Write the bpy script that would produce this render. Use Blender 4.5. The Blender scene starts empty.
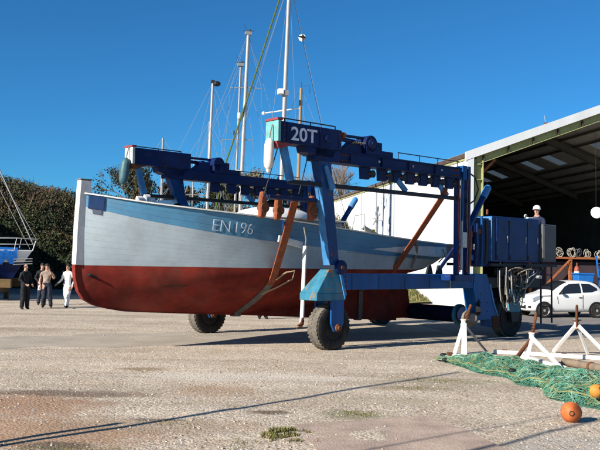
import bpy, bmesh, math, random
from mathutils import Vector, Matrix, noise
random.seed(7)
R = math.radians
S = bpy.context.scene
COL = S.collection
# ------------------------------------------------------------------ camera, sky, sun, exposure
cam = bpy.data.objects.new('camera', bpy.data.cameras.new('camera'))
COL.objects.link(cam); S.camera = cam
cam.data.sensor_width = 36; cam.data.lens = 36*823.67/600
cam.data.clip_start = .1; cam.data.clip_end = 3000
cam.matrix_world = Matrix.Translation((0, 0, 2.05)) @ Matrix.Rotation(R(90)+.0443, 4, 'X') @ Matrix.Rotation(.0188, 4, 'Z')
SUN_AZ, SUN_EL = R(39.5), R(26)          # direction the shadows run (from +X towards +Y), height of the sun
w = bpy.data.worlds.new("World"); S.world = w; w.use_nodes = True
nt = w.node_tree; bg = nt.nodes['Background']
sky = nt.nodes.new('ShaderNodeTexSky'); sky.sky_type = 'NISHITA'; sky.sun_disc = False
sky.sun_elevation = SUN_EL; sky.sun_rotation = math.atan2(-math.cos(SUN_AZ), -math.sin(SUN_AZ))
sky.air_density = 1.0; sky.dust_density = .6; sky.ozone_density = 10; sky.altitude = 1500
tint = nt.nodes.new('ShaderNodeMix'); tint.data_type = 'RGBA'; tint.blend_type = 'MULTIPLY'; tint.inputs[0].default_value = 1
tint.inputs[7].default_value = (.50, 1.03, 1.04, 1)      # the camera's deep rendering of a clear blue sky
nt.links.new(sky.outputs[0], tint.inputs[6]); nt.links.new(tint.outputs[2], bg.inputs[0]); bg.inputs[1].default_value = .062
sl = bpy.data.lights.new('sun', 'SUN'); sl.energy = 5; sl.angle = R(.53); sl.color = (1, .93, .82)
so = bpy.data.objects.new('sun', sl); COL.objects.link(so)
sd = Vector((math.cos(SUN_AZ)*math.cos(SUN_EL), math.sin(SUN_AZ)*math.cos(SUN_EL), -math.sin(SUN_EL)))
so.rotation_euler = sd.to_track_quat('-Z', 'Y').to_euler()
S.view_settings.view_transform = 'Standard'; S.view_settings.look = 'None'
S.view_settings.exposure = .95; S.view_settings.gamma = 1

# ------------------------------------------------------------------ materials
def N(t, typ, **k):
    n = t.nodes.new(typ)
    for a, b in k.items():
        if a[0] == '_': setattr(n, a[1:], b)
        else: n.inputs[a].default_value = b
    return n
def ramp(t, src, stops):
    r = t.nodes.new('ShaderNodeValToRGB'); e = r.color_ramp.elements
    while len(e) < len(stops): e.new(.5)
    for i, (p, c) in enumerate(stops):
        e[i].position = p; e[i].color = (c, c, c, 1) if not hasattr(c, '__len__') else (*c, 1)
    t.links.new(src, r.inputs[0]); return r.outputs[0]
def mixc(t, fac, a, b, mode='MIX'):
    m = t.nodes.new('ShaderNodeMix'); m.data_type = 'RGBA'; m.blend_type = mode
    for sock, v in ((m.inputs[0], fac), (m.inputs[6], a), (m.inputs[7], b)):
        if isinstance(v, (int, float)): sock.default_value = v
        elif isinstance(v, tuple): sock.default_value = (*v, 1)
        else: t.links.new(v, sock)
    return m.outputs[2]
def M(name, col, rough=.6, var=.25, scale=5, bump=0, bscale=60, metal=0, rust=0, rustcol=(.16, .06, .025), dirt=0, streak=False, spec=.28, sheen=0):
    m = bpy.data.materials.new(name); m.use_nodes = True; t = m.node_tree
    b = t.nodes['Principled BSDF']
    tc = t.nodes.new('ShaderNodeTexCoord'); co = tc.outputs['Object']
    if streak:
        mp = N(t, 'ShaderNodeMapping'); mp.inputs['Scale'].default_value = (1, 1, .18); t.links.new(co, mp.inputs[0]); co2 = mp.outputs[0]
    else: co2 = co
    n1 = N(t, 'ShaderNodeTexNoise', Scale=scale, Detail=6, Roughness=.65); t.links.new(co2, n1.inputs['Vector'])
    f = ramp(t, n1.outputs[0], [(.3, 1-var), (.7, 1+var*.5)])
    c = mixc(t, 1.0, col, f, 'MULTIPLY')
    if dirt:
        n3 = N(t, 'ShaderNodeTexNoise', Scale=scale*.45, Detail=8, Roughness=.7); t.links.new(co2, n3.inputs['Vector'])
        c = mixc(t, ramp(t, n3.outputs[0], [(.48, 0), (.75, dirt)]), c, (.13, .10, .075))
    r = rough
    if rust:
        n2 = N(t, 'ShaderNodeTexNoise', Scale=scale*1.7, Detail=9, Roughness=.72); t.links.new(co, n2.inputs['Vector'])
        mask = ramp(t, n2.outputs[0], [(.72-rust*.4, 0), (.78-rust*.4, 1)])
        c = mixc(t, mask, c, rustcol)
        rr = t.nodes.new('ShaderNodeMapRange'); t.links.new(mask, rr.inputs[0]); rr.inputs[3].default_value = rough; rr.inputs[4].default_value = .9
        t.links.new(rr.outputs[0], b.inputs['Roughness'])
    else: b.inputs['Roughness'].default_value = rough
    t.links.new(c, b.inputs['Base Color'])
    b.inputs['Metallic'].default_value = metal; b.inputs['Specular IOR Level'].default_value = spec
    if bump:
        nb = N(t, 'ShaderNodeTexNoise', Scale=bscale, Detail=5); t.links.new(co, nb.inputs['Vector'])
        bp = N(t, 'ShaderNodeBump', Strength=bump, Distance=.02); t.links.new(nb.outputs[0], bp.inputs['Height']); t.links.new(bp.outputs[0], b.inputs['Normal'])
    return m
navy = M('navy_steel_paint', (.0018, .013, .08), .5, .5, 2.2, rust=.22, dirt=.12, spec=.2)
navy2 = M('cabinet_blue_paint', (.003, .025, .12), .42, .45, 2.0, rust=.2, dirt=.1, spec=.25)
blue = M('mid_blue_steel_paint', (.002, .068, .235), .45, .45, 2.2, rust=.25, dirt=.1, streak=True, spec=.25)
leg_m = M('leg_blue_paint', (.004, .05, .18), .5, .45, 2.5, rust=.26, dirt=.15, streak=True, spec=.2)
sky_blue = M('light_blue_paint_and_lit_faces', (.045, .20, .44), .5, .35, 4, rust=.26, dirt=.25, rustcol=(.25, .16, .09))  # light blue paint, also the colour of sunlit leg and cabinet faces
teal = M('teal_steel_paint', (.032, .17, .26), .55, .45, 3, rust=.42, dirt=.5, rustcol=(.22, .13, .06), streak=True)
endteal = M('pale_teal_paint', (.13, .34, .34), .6, .3, 5, rust=.25, dirt=.3)
endpale = M('chalky_white_steel', (.42, .47, .47), .6, .3, 5, rust=.36, dirt=.3)
redp = M('red_lead_paint', (.24, .04, .045), .6, .3, 5, rust=.2)
rust = M('rusty_steel', (.15, .055, .025), .85, .5, 9, bump=.3)
rust2 = M('orange_rust_steel', (.32, .10, .035), .85, .5, 6, bump=.3)
black = M('black_rubber', (.012, .012, .013), .6, .3, 8)
black_r = M('dark_navy_rusty_tube', (.004, .009, .028), .95, .4, 5, spec=.1)
blackm = M('black_steel', (.012, .013, .018), .5, .3, 8, rust=.08)
tyre_m = M('dusty_tyre_rubber', (.13, .115, .095), .9, .5, 6, bump=.4, bscale=40, dirt=.5)
tyre_s = M('black_tyre_rubber', (.018, .017, .016), .8, .5, 5, dirt=.35)
strap_m = M('rust_orange_webbing', (.24, .068, .03), .85, .4, 7, bump=.3, bscale=90)
strap_g = M('wet_grey_webbing', (.13, .12, .11), .7, .4, 7, bump=.3, bscale=90)
white = M('white_gloss_paint', (.78, .78, .76), .4, .12, 3, dirt=.12)
white_w = M('weathered_white_paint', (.64, .63, .60), .6, .18, 4, dirt=.3, rust=.1)
greyp = M('grey_panel_paint', (.085, .09, .095), .55, .2, 3, dirt=.15)
fender_w = M('white_vinyl_fender', (.72, .66, .58), .5, .2, 8, dirt=.3)
fender_t = M('dark_teal_vinyl_fender', (.045, .115, .14), .5, .3, 8, dirt=.2)
loop_m = M('tan_rope', (.42, .30, .17), .9, .3, 30)
rope_m = M('grey_rope', (.20, .18, .15), .9, .4, 30)
wire_m = M('dark_wire', (.03, .028, .026), .5, .3, 30)
pale_wire = M('bright_steel_wire', (.42, .44, .45), .35, .1, 30, metal=.6)
greenrope = M('green_yellow_rope', (.085, .115, .025), .9, .6, 14)
alu = M('anodised_aluminium', (.34, .34, .34), .5, .15, 1.5, metal=.4)
alu_d = M('dull_grey_spar', (.27, .27, .275), .5, .2, 1.5, metal=.3)
wood_mast = M('varnished_wood_spar', (.28, .18, .085), .5, .35, 3, streak=True)
dark_red_rust = M('dark_rust', (.07, .03, .018), .9, .5, 6)
wood = M('grey_old_wood', (.20, .155, .11), .85, .4, 6, bump=.4, streak=True)
hose_m = M('black_hydraulic_hose', (.02, .02, .02), .45, .2, 20)
hose_p = M('pale_dusty_hose', (.30, .28, .24), .7, .3, 20)
letter = M('pale_lettering_paint', (.60, .64, .72), .6, .3, 7, rust=.16, rustcol=(.02, .03, .09))
glass_d = M('dark_car_glass', (.012, .016, .022), .06, .1, 3, spec=.8)
chrome = M('silver_wheel', (.45, .45, .46), .35, .2, 8, metal=.5)
lamp_g = M('clear_headlamp', (.16, .18, .21), .12, .3, 14, spec=.8)
skin_m = M('skin', (.42, .24, .17), .6, .15, 9)
hair_m = M('dark_hair', (.03, .022, .017), .8, .3, 40)
cl_black = M('black_cloth', (.012, .013, .017), .85, .3, 12, bump=.3)
cl_navy = M('navy_cloth', (.014, .02, .05), .85, .3, 12, bump=.3)
cl_jean = M('dark_denim', (.018, .024, .042), .85, .4, 14, bump=.3)
cl_beige = M('beige_cloth', (.30, .235, .19), .85, .2, 12, bump=.3)
cl_white = M('white_coverall_cloth', (.72, .72, .70), .85, .15, 9, bump=.4, bscale=22)
orange = M('faded_orange_float', (.50, .12, .03), .6, .4, 9, dirt=.6, rust=.3, rustcol=(.50, .24, .07))
orange_y = M('orange_yellow_float', (.52, .22, .035), .6, .4, 9, dirt=.6, rust=.25, rustcol=(.3, .12, .04))
tarp_b = M('bright_blue_tarpaulin', (.012, .12, .42), .5, .3, 5, bump=.6, bscale=7)
crate_b = M('blue_plastic', (.012, .12, .40), .5, .2, 5)
shed_w = M('white_cladding_paint', (.54, .56, .575), .6, .1, .7, dirt=.14, streak=True)
olive = M('olive_green_steel', (.30, .31, .14), .6, .2, 3, dirt=.2)
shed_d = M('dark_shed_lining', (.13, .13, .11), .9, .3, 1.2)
roof_m = M('grey_roof_sheet', (.55, .55, .50), .8, .25, 1.5)
roof_edge = M('brown_gutter', (.07, .045, .035), .8, .3, 3)
concrete = M('reddish_concrete', (.44, .335, .27), .95, .35, 1.6, bump=.6, bscale=45, dirt=.55, spec=.1)

# ------------------------------------------------------------------ mesh helpers
class MB:
    def __init__(s): s.v = []; s.f = []; s.mi = []; s.uv = {}
    def add(s, vs, fs, mi=0):
        o = len(s.v); s.v += [tuple(p) for p in vs]
        for f in fs: s.f.append([o+i for i in f]); s.mi.append(mi)
        return s
    def hexa(s, p, mi=0):      # 4 bottom, 4 top
        return s.add(p, [(3,2,1,0),(4,5,6,7),(0,1,5,4),(1,2,6,5),(2,3,7,6),(3,0,4,7)], mi)
    def box(s, x0, x1, y0, y1, z0, z1, mi=0):
        return s.hexa([(x0,y0,z0),(x1,y0,z0),(x1,y1,z0),(x0,y1,z0),(x0,y0,z1),(x1,y0,z1),(x1,y1,z1),(x0,y1,z1)], mi)
    def bar(s, a, b, w_, h_, up=(0,0,1), w2=None, h2=None, mi=0):
        a = Vector(a); b = Vector(b); d = (b-a).normalized(); up = Vector(up)
        if abs(d.dot(up)) > .98: up = Vector((1,0,0))
        x = d.cross(up).normalized(); y = x.cross(d).normalized()
        w2 = w_ if w2 is None else w2; h2 = h_ if h2 is None else h2
        P = [a+x*i*w_/2+y*j*h_/2 for i,j in ((-1,-1),(1,-1),(1,1),(-1,1))]+[b+x*i*w2/2+y*j*h2/2 for i,j in ((-1,-1),(1,-1),(1,1),(-1,1))]
        return s.hexa(P, mi)
    def tube(s, pts, r, n=8, mi=0, cap=True):
        pts = [Vector(p) for p in pts]; k = len(pts)
        rr = r if hasattr(r, '__len__') else [r]*k
        o = len(s.v); prev = None
        for i, p in enumerate(pts):
            d = (pts[min(i+1,k-1)]-pts[max(i-1,0)]).normalized()
            if prev is None:
                x = d.orthogonal().normalized()
            else:
                x = prev - d*prev.dot(d)
                x = x.normalized() if x.length > 1e-5 else d.orthogonal().normalized()
            prev = x; y = d.cross(x)
            for j in range(n):
                a = 2*math.pi*j/n; s.v.append(tuple(p+(x*math.cos(a)+y*math.sin(a))*rr[i]))
        for i in range(k-1):
            for j in range(n):
                s.f.append([o+i*n+j, o+i*n+(j+1)%n, o+(i+1)*n+(j+1)%n, o+(i+1)*n+j]); s.mi.append(mi)
        if cap:
            s.f.append([o+j for j in range(n)][::-1]); s.f.append([o+(k-1)*n+j for j in range(n)]); s.mi += [mi, mi]
        return s
    def lathe(s, prof, c, ax, n=20, mi=0, cap=True):   # prof: (radius, distance along axis)
        c = Vector(c); d = Vector(ax).normalized(); x = d.orthogonal().normalized(); y = d.cross(x); o = len(s.v); k = len(prof)
        for r_, h in prof:
            for j in range(n):
                a = 2*math.pi*j/n; s.v.append(tuple(c+d*h+(x*math.cos(a)+y*math.sin(a))*max(r_,1e-4)))
        for i in range(k-1):
            for j in range(n):
                s.f.append([o+i*n+j, o+i*n+(j+1)%n, o+(i+1)*n+(j+1)%n, o+(i+1)*n+j]); s.mi.append(mi)
        if cap: s.f.append([o+j for j in range(n)][::-1]); s.f.append([o+(k-1)*n+j for j in range(n)]); s.mi += [mi, mi]
        return s
    def prism(s, poly, fn, d0, d1, mi=0):    # fn(a, b, depth) -> xyz
        n = len(poly); vs = [fn(a,b,d0) for a,b in poly]+[fn(a,b,d1) for a,b in poly]
        return s.add(vs, [list(range(n))[::-1], list(range(n,2*n))]+[[i,(i+1)%n,n+(i+1)%n,n+i] for i in range(n)], mi)
    def ball(s, c, r, n=10, m=7, mi=0, sc=(1,1,1)):
        c = Vector(c); o = len(s.v)
        for i in range(m+1):
            t = math.pi*i/m
            for j in range(n):
                a = 2*math.pi*j/n
                s.v.append((c.x+r*sc[0]*max(math.sin(t),.01)*math.cos(a), c.y+r*sc[1]*max(math.sin(t),.01)*math.sin(a), c.z+r*sc[2]*math.cos(t)))
        for i in range(m):
            for j in range(n):
                s.f.append([o+i*n+j, o+i*n+(j+1)%n, o+(i+1)*n+(j+1)%n, o+(i+1)*n+j][::-1]); s.mi.append(mi)
        return s
    def build(s, name, mats, parent=None, bev=0, smooth=False, recalc=True):
        me = bpy.data.meshes.new(name); me.from_pydata(s.v, [], s.f)
        mats = mats if isinstance(mats, (list, tuple)) else [mats]
        for m in mats: me.materials.append(m)
        if len(mats) > 1: me.polygons.foreach_set('material_index', s.mi)
        if recalc or bev:
            bm = bmesh.new(); bm.from_mesh(me)
            if recalc: bmesh.ops.recalc_face_normals(bm, faces=bm.faces)
            if bev:
                ed = [e for e in bm.edges if len(e.link_faces) == 2 and e.calc_face_angle(0) > .5]
                bmesh.ops.bevel(bm, geom=ed, offset=bev, segments=1, affect='EDGES', clamp_overlap=True)
            bm.to_mesh(me); bm.free()
        if smooth:
            me.polygons.foreach_set('use_smooth', [True]*len(me.polygons))
            if smooth != 2: me.set_sharp_from_angle(angle=R(38))
        o = bpy.data.objects.new(name, me); COL.objects.link(o)
        if parent: o.parent = parent
        return o
def tag(o, label=None, cat=None, group=None, kind=None):
    if label: o['label'] = label
    if cat: o['category'] = cat
    if group: o['group'] = group
    if kind: o['kind'] = kind
    return o
def thing(name, label, cat, loc=(0,0,0), rz=0, group=None):
    o = bpy.data.objects.new(name, None); COL.objects.link(o); o.location = loc; o.rotation_euler = (0,0,rz); o.empty_display_size = .2
    return tag(o, label, cat, group)
def copy_part(o, parent):
    c = o.copy(); COL.objects.link(c); c.parent = parent
    for ch in list(o.children): copy_part(ch, c)
    return c
def text_mesh(s, size, off=0, ext=.003, shear=0):
    cu = bpy.data.curves.new('lettering', 'FONT'); cu.body = s; cu.size = size; cu.offset = off; cu.extrude = ext; cu.resolution_u = 4
    o = bpy.data.objects.new('lettering', cu); COL.objects.link(o)
    bpy.context.view_layer.update()
    me = bpy.data.meshes.new_from_object(o.evaluated_get(bpy.context.evaluated_depsgraph_get()))
    bpy.data.objects.remove(o); bpy.data.curves.remove(cu)
    return me
def lerp_tab(tab, x):
    if x <= tab[0][0]: return tab[0][1]
    for (a, p), (b, q) in zip(tab, tab[1:]):
        if x <= b:
            t = (x-a)/(b-a); return p+(q-p)*t
    return tab[-1][1]
def smooth_tab(tab, x):
    n = len(tab)
    if x <= tab[0][0]: return tab[0][1]
    if x >= tab[-1][0]: return tab[-1][1]
    for i in range(n-1):
        if x <= tab[i+1][0]: break
    def sl(j):
        a = max(j-1,0); b = min(j+1,n-1); return (tab[b][1]-tab[a][1])/(tab[b][0]-tab[a][0])
    h = tab[i+1][0]-tab[i][0]; t = (x-tab[i][0])/h
    return tab[i][1]*(2*t**3-3*t*t+1)+tab[i+1][1]*(3*t*t-2*t**3)+h*(sl(i)*(t**3-2*t*t+t)+sl(i+1)*(t**3-t*t))

# ------------------------------------------------------------------ GROUND
def ground_mat():
    m = bpy.data.materials.new('gravel_ground'); m.use_nodes = True; t = m.node_tree; b = t.nodes['Principled BSDF']; L = t.links
    tc = t.nodes.new('ShaderNodeTexCoord'); co = tc.outputs['Object']
    sep = t.nodes.new('ShaderNodeSeparateXYZ'); L.new(co, sep.inputs[0])
    def noi(sc, det=6, ro=.6): 
        n = N(t, 'ShaderNodeTexNoise', Scale=sc, Detail=det, Roughness=ro); L.new(co, n.inputs['Vector']); return n.outputs[0]
    c = mixc(t, ramp(t, noi(.35), [(.35, 0), (.65, 1)]), (.455, .378, .298), (.54, .462, .37))
    c = mixc(t, ramp(t, noi(1.3, 8, .7), [(.45, 0), (.7, .55)]), c, (.36, .26, .175))
    v = N(t, 'ShaderNodeTexVoronoi', Scale=26); L.new(co, v.inputs['Vector'])
    vc = t.nodes.new('ShaderNodeSeparateColor'); L.new(v.outputs['Color'], vc.inputs[0])
    c = mixc(t, .85, c, ramp(t, vc.outputs[0], [(0, (.58,.57,.56)), (.5, (1,1,1)), (.86, (1.05,1.04,1.02)), (1, (1.35,1.35,1.32))]), 'MULTIPLY')
    v2 = N(t, 'ShaderNodeTexVoronoi', Scale=70); L.new(co, v2.inputs['Vector'])
    vd = t.nodes.new('ShaderNodeSeparateColor'); L.new(v2.outputs['Color'], vd.inputs[0])
    c = mixc(t, .6, c, ramp(t, vd.outputs[1], [(0, (.6,.6,.6)), (.5, (1,1,1)), (1, (1.25,1.25,1.25))]), 'MULTIPLY')
    mps = N(t, 'ShaderNodeMapping'); mps.inputs['Rotation'].default_value = (0, 0, R(-30)); mps.inputs['Scale'].default_value = (.10, .9, 1); L.new(co, mps.inputs[0])
    ns = N(t, 'ShaderNodeTexNoise', Scale=1.0, Detail=7, Roughness=.6); L.new(mps.outputs[0], ns.inputs['Vector'])
    c = mixc(t, 1.0, c, ramp(t, ns.outputs[0], [(.35, (.80,.79,.77)), (.5, (1,1,1)), (.66, (1.10,1.09,1.07))]), 'MULTIPLY')
    # worn and dark patches with a place of their own
    def patch(c, x, y, rx, ry, col, amt, nz=2.2):
        mp = N(t, 'ShaderNodeMapping'); mp.inputs['Location'].default_value = (-x/rx, -y/ry, 0); mp.inputs['Scale'].default_value = (1/rx, 1/ry, 0); L.new(co, mp.inputs[0])
        ln = N(t, 'ShaderNodeVectorMath', _operation='LENGTH'); L.new(mp.outputs[0], ln.inputs[0])
        ad = N(t, 'ShaderNodeMath', _operation='ADD'); L.new(ln.outputs['Value'], ad.inputs[0])
        sc = N(t, 'ShaderNodeMath', _operation='MULTIPLY_ADD'); L.new(noi(nz, 7, .7), sc.inputs[0]); sc.inputs[1].default_value = 1.5; sc.inputs[2].default_value = -.75; L.new(sc.outputs[0], ad.inputs[1])
        return mixc(t, ramp(t, ad.outputs[0], [(.55, amt), (1.1, 0)]), c, col)
    c = patch(c, -3.9, 11.4, 1.5, 1.3, (.30, .17, .10), .75)
    c = patch(c, -3.1, 9.6, 1.8, 1.2, (.32, .185, .105), .75)
    c = patch(c, -1.6, 10.2, 1.5, .6, (.30, .22, .15), .6, 3)
    c = patch(c, 1.2, 12.4, 2.2, .5, (.34, .28, .2), .55, 3)
    c = patch(c, -.9, 14.6, 2.6, .7, (.62, .56, .48), .5, 2)
    c = patch(c, -2.6, 9.0, .5, .25, (.09, .07, .05), .8, 5)
    c = patch(c, -1.75, 10.6, .45, .12, (.10, .085, .06), .7, 6)
    c = patch(c, 3.4, 9.4, 1.2, .9, (.36, .33, .29), .7, 3)
    c = patch(c, -3.5, 12.5, 1.6, .42, (.14, .095, .065), .8)
    c = patch(c, -.36, 11.3, .38, .22, (.10, .065, .04), .85, 5)
    c = patch(c, -1.3, 13.0, .8, .8, (.33, .22, .14), .6)
    c = patch(c, -2.9, 15.4, .55, .3, (.20, .13, .075), .7, 4)
    c = patch(c, .8, 11.3, .55, .5, (.13, .13, .05), .55, 5)
    c = patch(c, -2.2, 8.6, 1.2, .5, (.16, .14, .07), .5, 5)
    c = patch(c, 1.9, 13.6, .9, .35, (.20, .16, .09), .5, 5)
    c = patch(c, 2.6, 14.6, 1.4, .5, (.20, .18, .10), .45, 5)
    c = patch(c, -10, 52, 30, 10, (.10, .095, .09), .9, .5)  # broad dark grey area along the foot of the bank
    hsum = N(t, 'ShaderNodeMath', _operation='MULTIPLY_ADD'); L.new(v.outputs['Distance'], hsum.inputs[0]); hsum.inputs[1].default_value = -1.0; L.new(noi(45, 5), hsum.inputs[2])
    bp = N(t, 'ShaderNodeBump', Strength=.55, Distance=.02); L.new(hsum.outputs[0], bp.inputs['Height']); L.new(bp.outputs[0], b.inputs['Normal'])
    L.new(c, b.inputs['Base Color']); b.inputs['Roughness'].default_value = .95; b.inputs['Specular IOR Level'].default_value = .2
    return m
def gz(x, y):
    a = min(1, max(0, (16.5-y)/4))
    return a*.03*(noise.noise((x*.55, y*.55, 0))*.8+noise.noise((x*1.7, y*1.7, 3))*.45)
def make_ground():
    b = MB()
    xs = [-900,-300,-120,-60,-30,-14]+[-8+.2*i for i in range(81)]+[12,20,35,70,150,400,900]
    ys = [-300,-80,-25,-6,2,5]+[6+.2*i for i in range(56)]+[18,22,30,40,55,80,150,400,1500]
    nx = len(xs)
    vs = [(x, y, gz(x, y) if -8 < x < 8 and 6 <= y <= 17 else 0) for y in ys for x in xs]
    fs = [(j*nx+i, j*nx+i+1, (j+1)*nx+i+1, (j+1)*nx+i) for j in range(len(ys)-1) for i in range(nx-1)]
    b.add(vs, fs); g = b.build('ground', ground_mat(), smooth=2, recalc=False); tag(g, 'pale stony gravel yard with brown dusty patches', kind='structure')
make_ground()
def sheet(name, poly, z, m, label, jit=.15, step=.5):
    pts = []
    n = len(poly)
    for i in range(n):
        a = Vector(poly[i]); c = Vector(poly[(i+1) % n]); k = max(1, int((c-a).length/step))
        for j in range(k):
            p = a.lerp(c, j/k); q = noise.noise_vector((p.x*1.3, p.y*1.3, z))*jit + noise.noise_vector((p.x*5, p.y*5, z))*jit*.4
            pts.append((p.x+q.x, p.y+q.y))
    b = MB(); b.prism(pts, lambda x, y, d: (x, y, d), z-.06, z); o = b.build(name, m); tag(o, label, kind='structure'); return o
road_m = M('dusty_worn_tarmac', (.37, .325, .265), .95, .2, .9, bump=.4, bscale=60, dirt=.1, spec=.1)
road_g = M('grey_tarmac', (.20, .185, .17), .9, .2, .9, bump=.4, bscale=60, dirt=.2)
sheet('track', [(-26, 8.2), (-7, 18.1), (-2.4, 20.0), (5, 22.6), (5, 25.4), (-3, 23.4), (-7.4, 21.0), (-26, 11.8)], .004, road_m, 'smooth pale worn track crossing the gravel yard', .35)
sheet('road', [(5.3, 22.0), (9, 24.3), (40, 29), (40, 37), (7.5, 36.6), (4.0, 27.5)], .008, road_g, 'grey tarmac apron in front of the open shed', .3)
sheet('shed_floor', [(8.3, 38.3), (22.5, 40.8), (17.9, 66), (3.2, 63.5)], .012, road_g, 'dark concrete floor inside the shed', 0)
sl_ = sheet('concrete_slab', [(-.02, 10.44), (1.78, 11.1), (2.36, 9.2), (2.35, 7.0), (.6, 7.0)], .014, concrete, 'low reddish concrete slab flush with the gravel', .14, .22)

def stones(name, n, area, lo, hi, label, ms):
    b = MB(); rnd = random.Random(3)
    for i in range(n):
        x0, x1, y0, y1 = area
        y = y0+(y1-y0)*rnd.random()**1.5; x = rnd.uniform(-.42, .42)*y
        if not (x0 < x < x1): continue
        if noise.noise((x*.5, y*.5, 9)) < -.12 and rnd.random() < .7: continue
        r = lo+(hi-lo)*rnd.random()**5
        a = rnd.uniform(0, 6.3); e = rnd.uniform(.6, 1); z = gz(x, y)+r*.15
        if -.02 < x < 2.4 and y < 11.0 and y < 10.4+.37*x and rnd.random() < .85: continue
        pts = [(math.cos(a+k*1.571)*r*rnd.uniform(.7, 1.2), math.sin(a+k*1.571)*r*e*rnd.uniform(.7, 1.2)) for k in range(4)]
        b.add([(x+p, y+q, z-r*.3) for p, q in pts]+[(x+p*.6, y+q*.6, z+r*rnd.uniform(.25, .55)) for p, q in pts],
              [(0,1,5,4),(1,2,6,5),(2,3,7,6),(3,0,4,7),(4,5,6,7)], rnd.choice((0,0,0,1,1,1,0,2,3,3)))
    o = b.build(name, ms, recalc=False); tag(o, label, 'gravel', kind='stuff')
st = [M('tan_stone', (.42, .34, .26), .9, .2, 9), M('grey_stone', (.34, .32, .30), .9, .2, 9), M('pale_stone', (.50, .46, .40), .9, .15, 9), M('brown_stone', (.18, .13, .09), .9, .2, 9)]
st2 = [M('dark_grit', (.10, .085, .065), .9, .3, 9), M('mid_grit', (.24, .20, .15), .9, .3, 9), M('tan_grit', (.36, .30, .22), .9, .3, 9), M('light_grit', (.52, .47, .40), .9, .2, 9)]
stones('grit', 14000, (-7, 7, 7.0, 15), .004, .013, 'fine dark and pale grit over the near gravel', st2)
stones('loose_stones', 15000, (-7, 7, 7.2, 26), .006, .026, 'loose small stones scattered over the yard', st)
gr_m = M('dry_green_grass', (.115, .12, .035), .9, .5, 20); gr_m2 = M('straw_grass', (.30, .24, .11), .9, .4, 20)
def grass(name, spots, label):
    b = MB(); rnd = random.Random(5)
    for x, y, rx, ry, n, h in spots:
        for i in range(n):
            a = rnd.uniform(0, 6.3); q = rnd.random()**.75*(.75+.5*noise.noise((x+math.cos(a)*2, y+math.sin(a)*2, 4))); px = x+rx*q*math.cos(a); py = y+ry*q*math.sin(a); z = gz(px, py) if y < 17 else 0
            if noise.noise((px*4, py*4, 1)) < -.1: continue
            hh = h*rnd.uniform(.4, 1.1); d = Vector((rnd.uniform(-1, 1), rnd.uniform(-1, 1), 0))*hh*.7; s_ = Vector((rnd.uniform(-1, 1), rnd.uniform(-1, 1), 0)).normalized()*hh*.13
            p = Vector((px, py, z)); b.add([p-s_, p+s_, p+d*.5+Vector((0, 0, hh*.7))+s_*.6, p+d+Vector((0, 0, hh))], [(0,1,2),(0,2,3)], 0 if rnd.random() < .72 else 1)
    o = b.build(name, [gr_m, gr_m2], recalc=False); tag(o, label, 'weeds', kind='stuff')
grass('weeds', [(-.6, 9.3, .5, .4, 260, .03), (-3.2, 8.9, .6, .4, 140, .025), (1.0, 12.6, 1.5, .3, 160, .02), (-1.0, 12.0, 1.2, .3, 120, .02), (-4, 14, 1.5, .3, 120, .02), (-2.5, 11.2, .9, .3, 120, .022), (-.1, 9.75, .42, .5, 2200, .042), (-.15, 9.9, .22, .25, 500, .06), (.8, 11.3, .5, .35, 350, .035), (-2.2, 8.7, 1.1, .45, 420, .03), (2.6, 14.6, 1.2, .4, 350, .035), (1.9, 13.6, .8, .25, 200, .03), (-1.6, 10.3, .5, .3, 150, .03), (3.5, 9.8, .5, .3, 60, .03)], 'low green weeds growing through the gravel')

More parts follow.
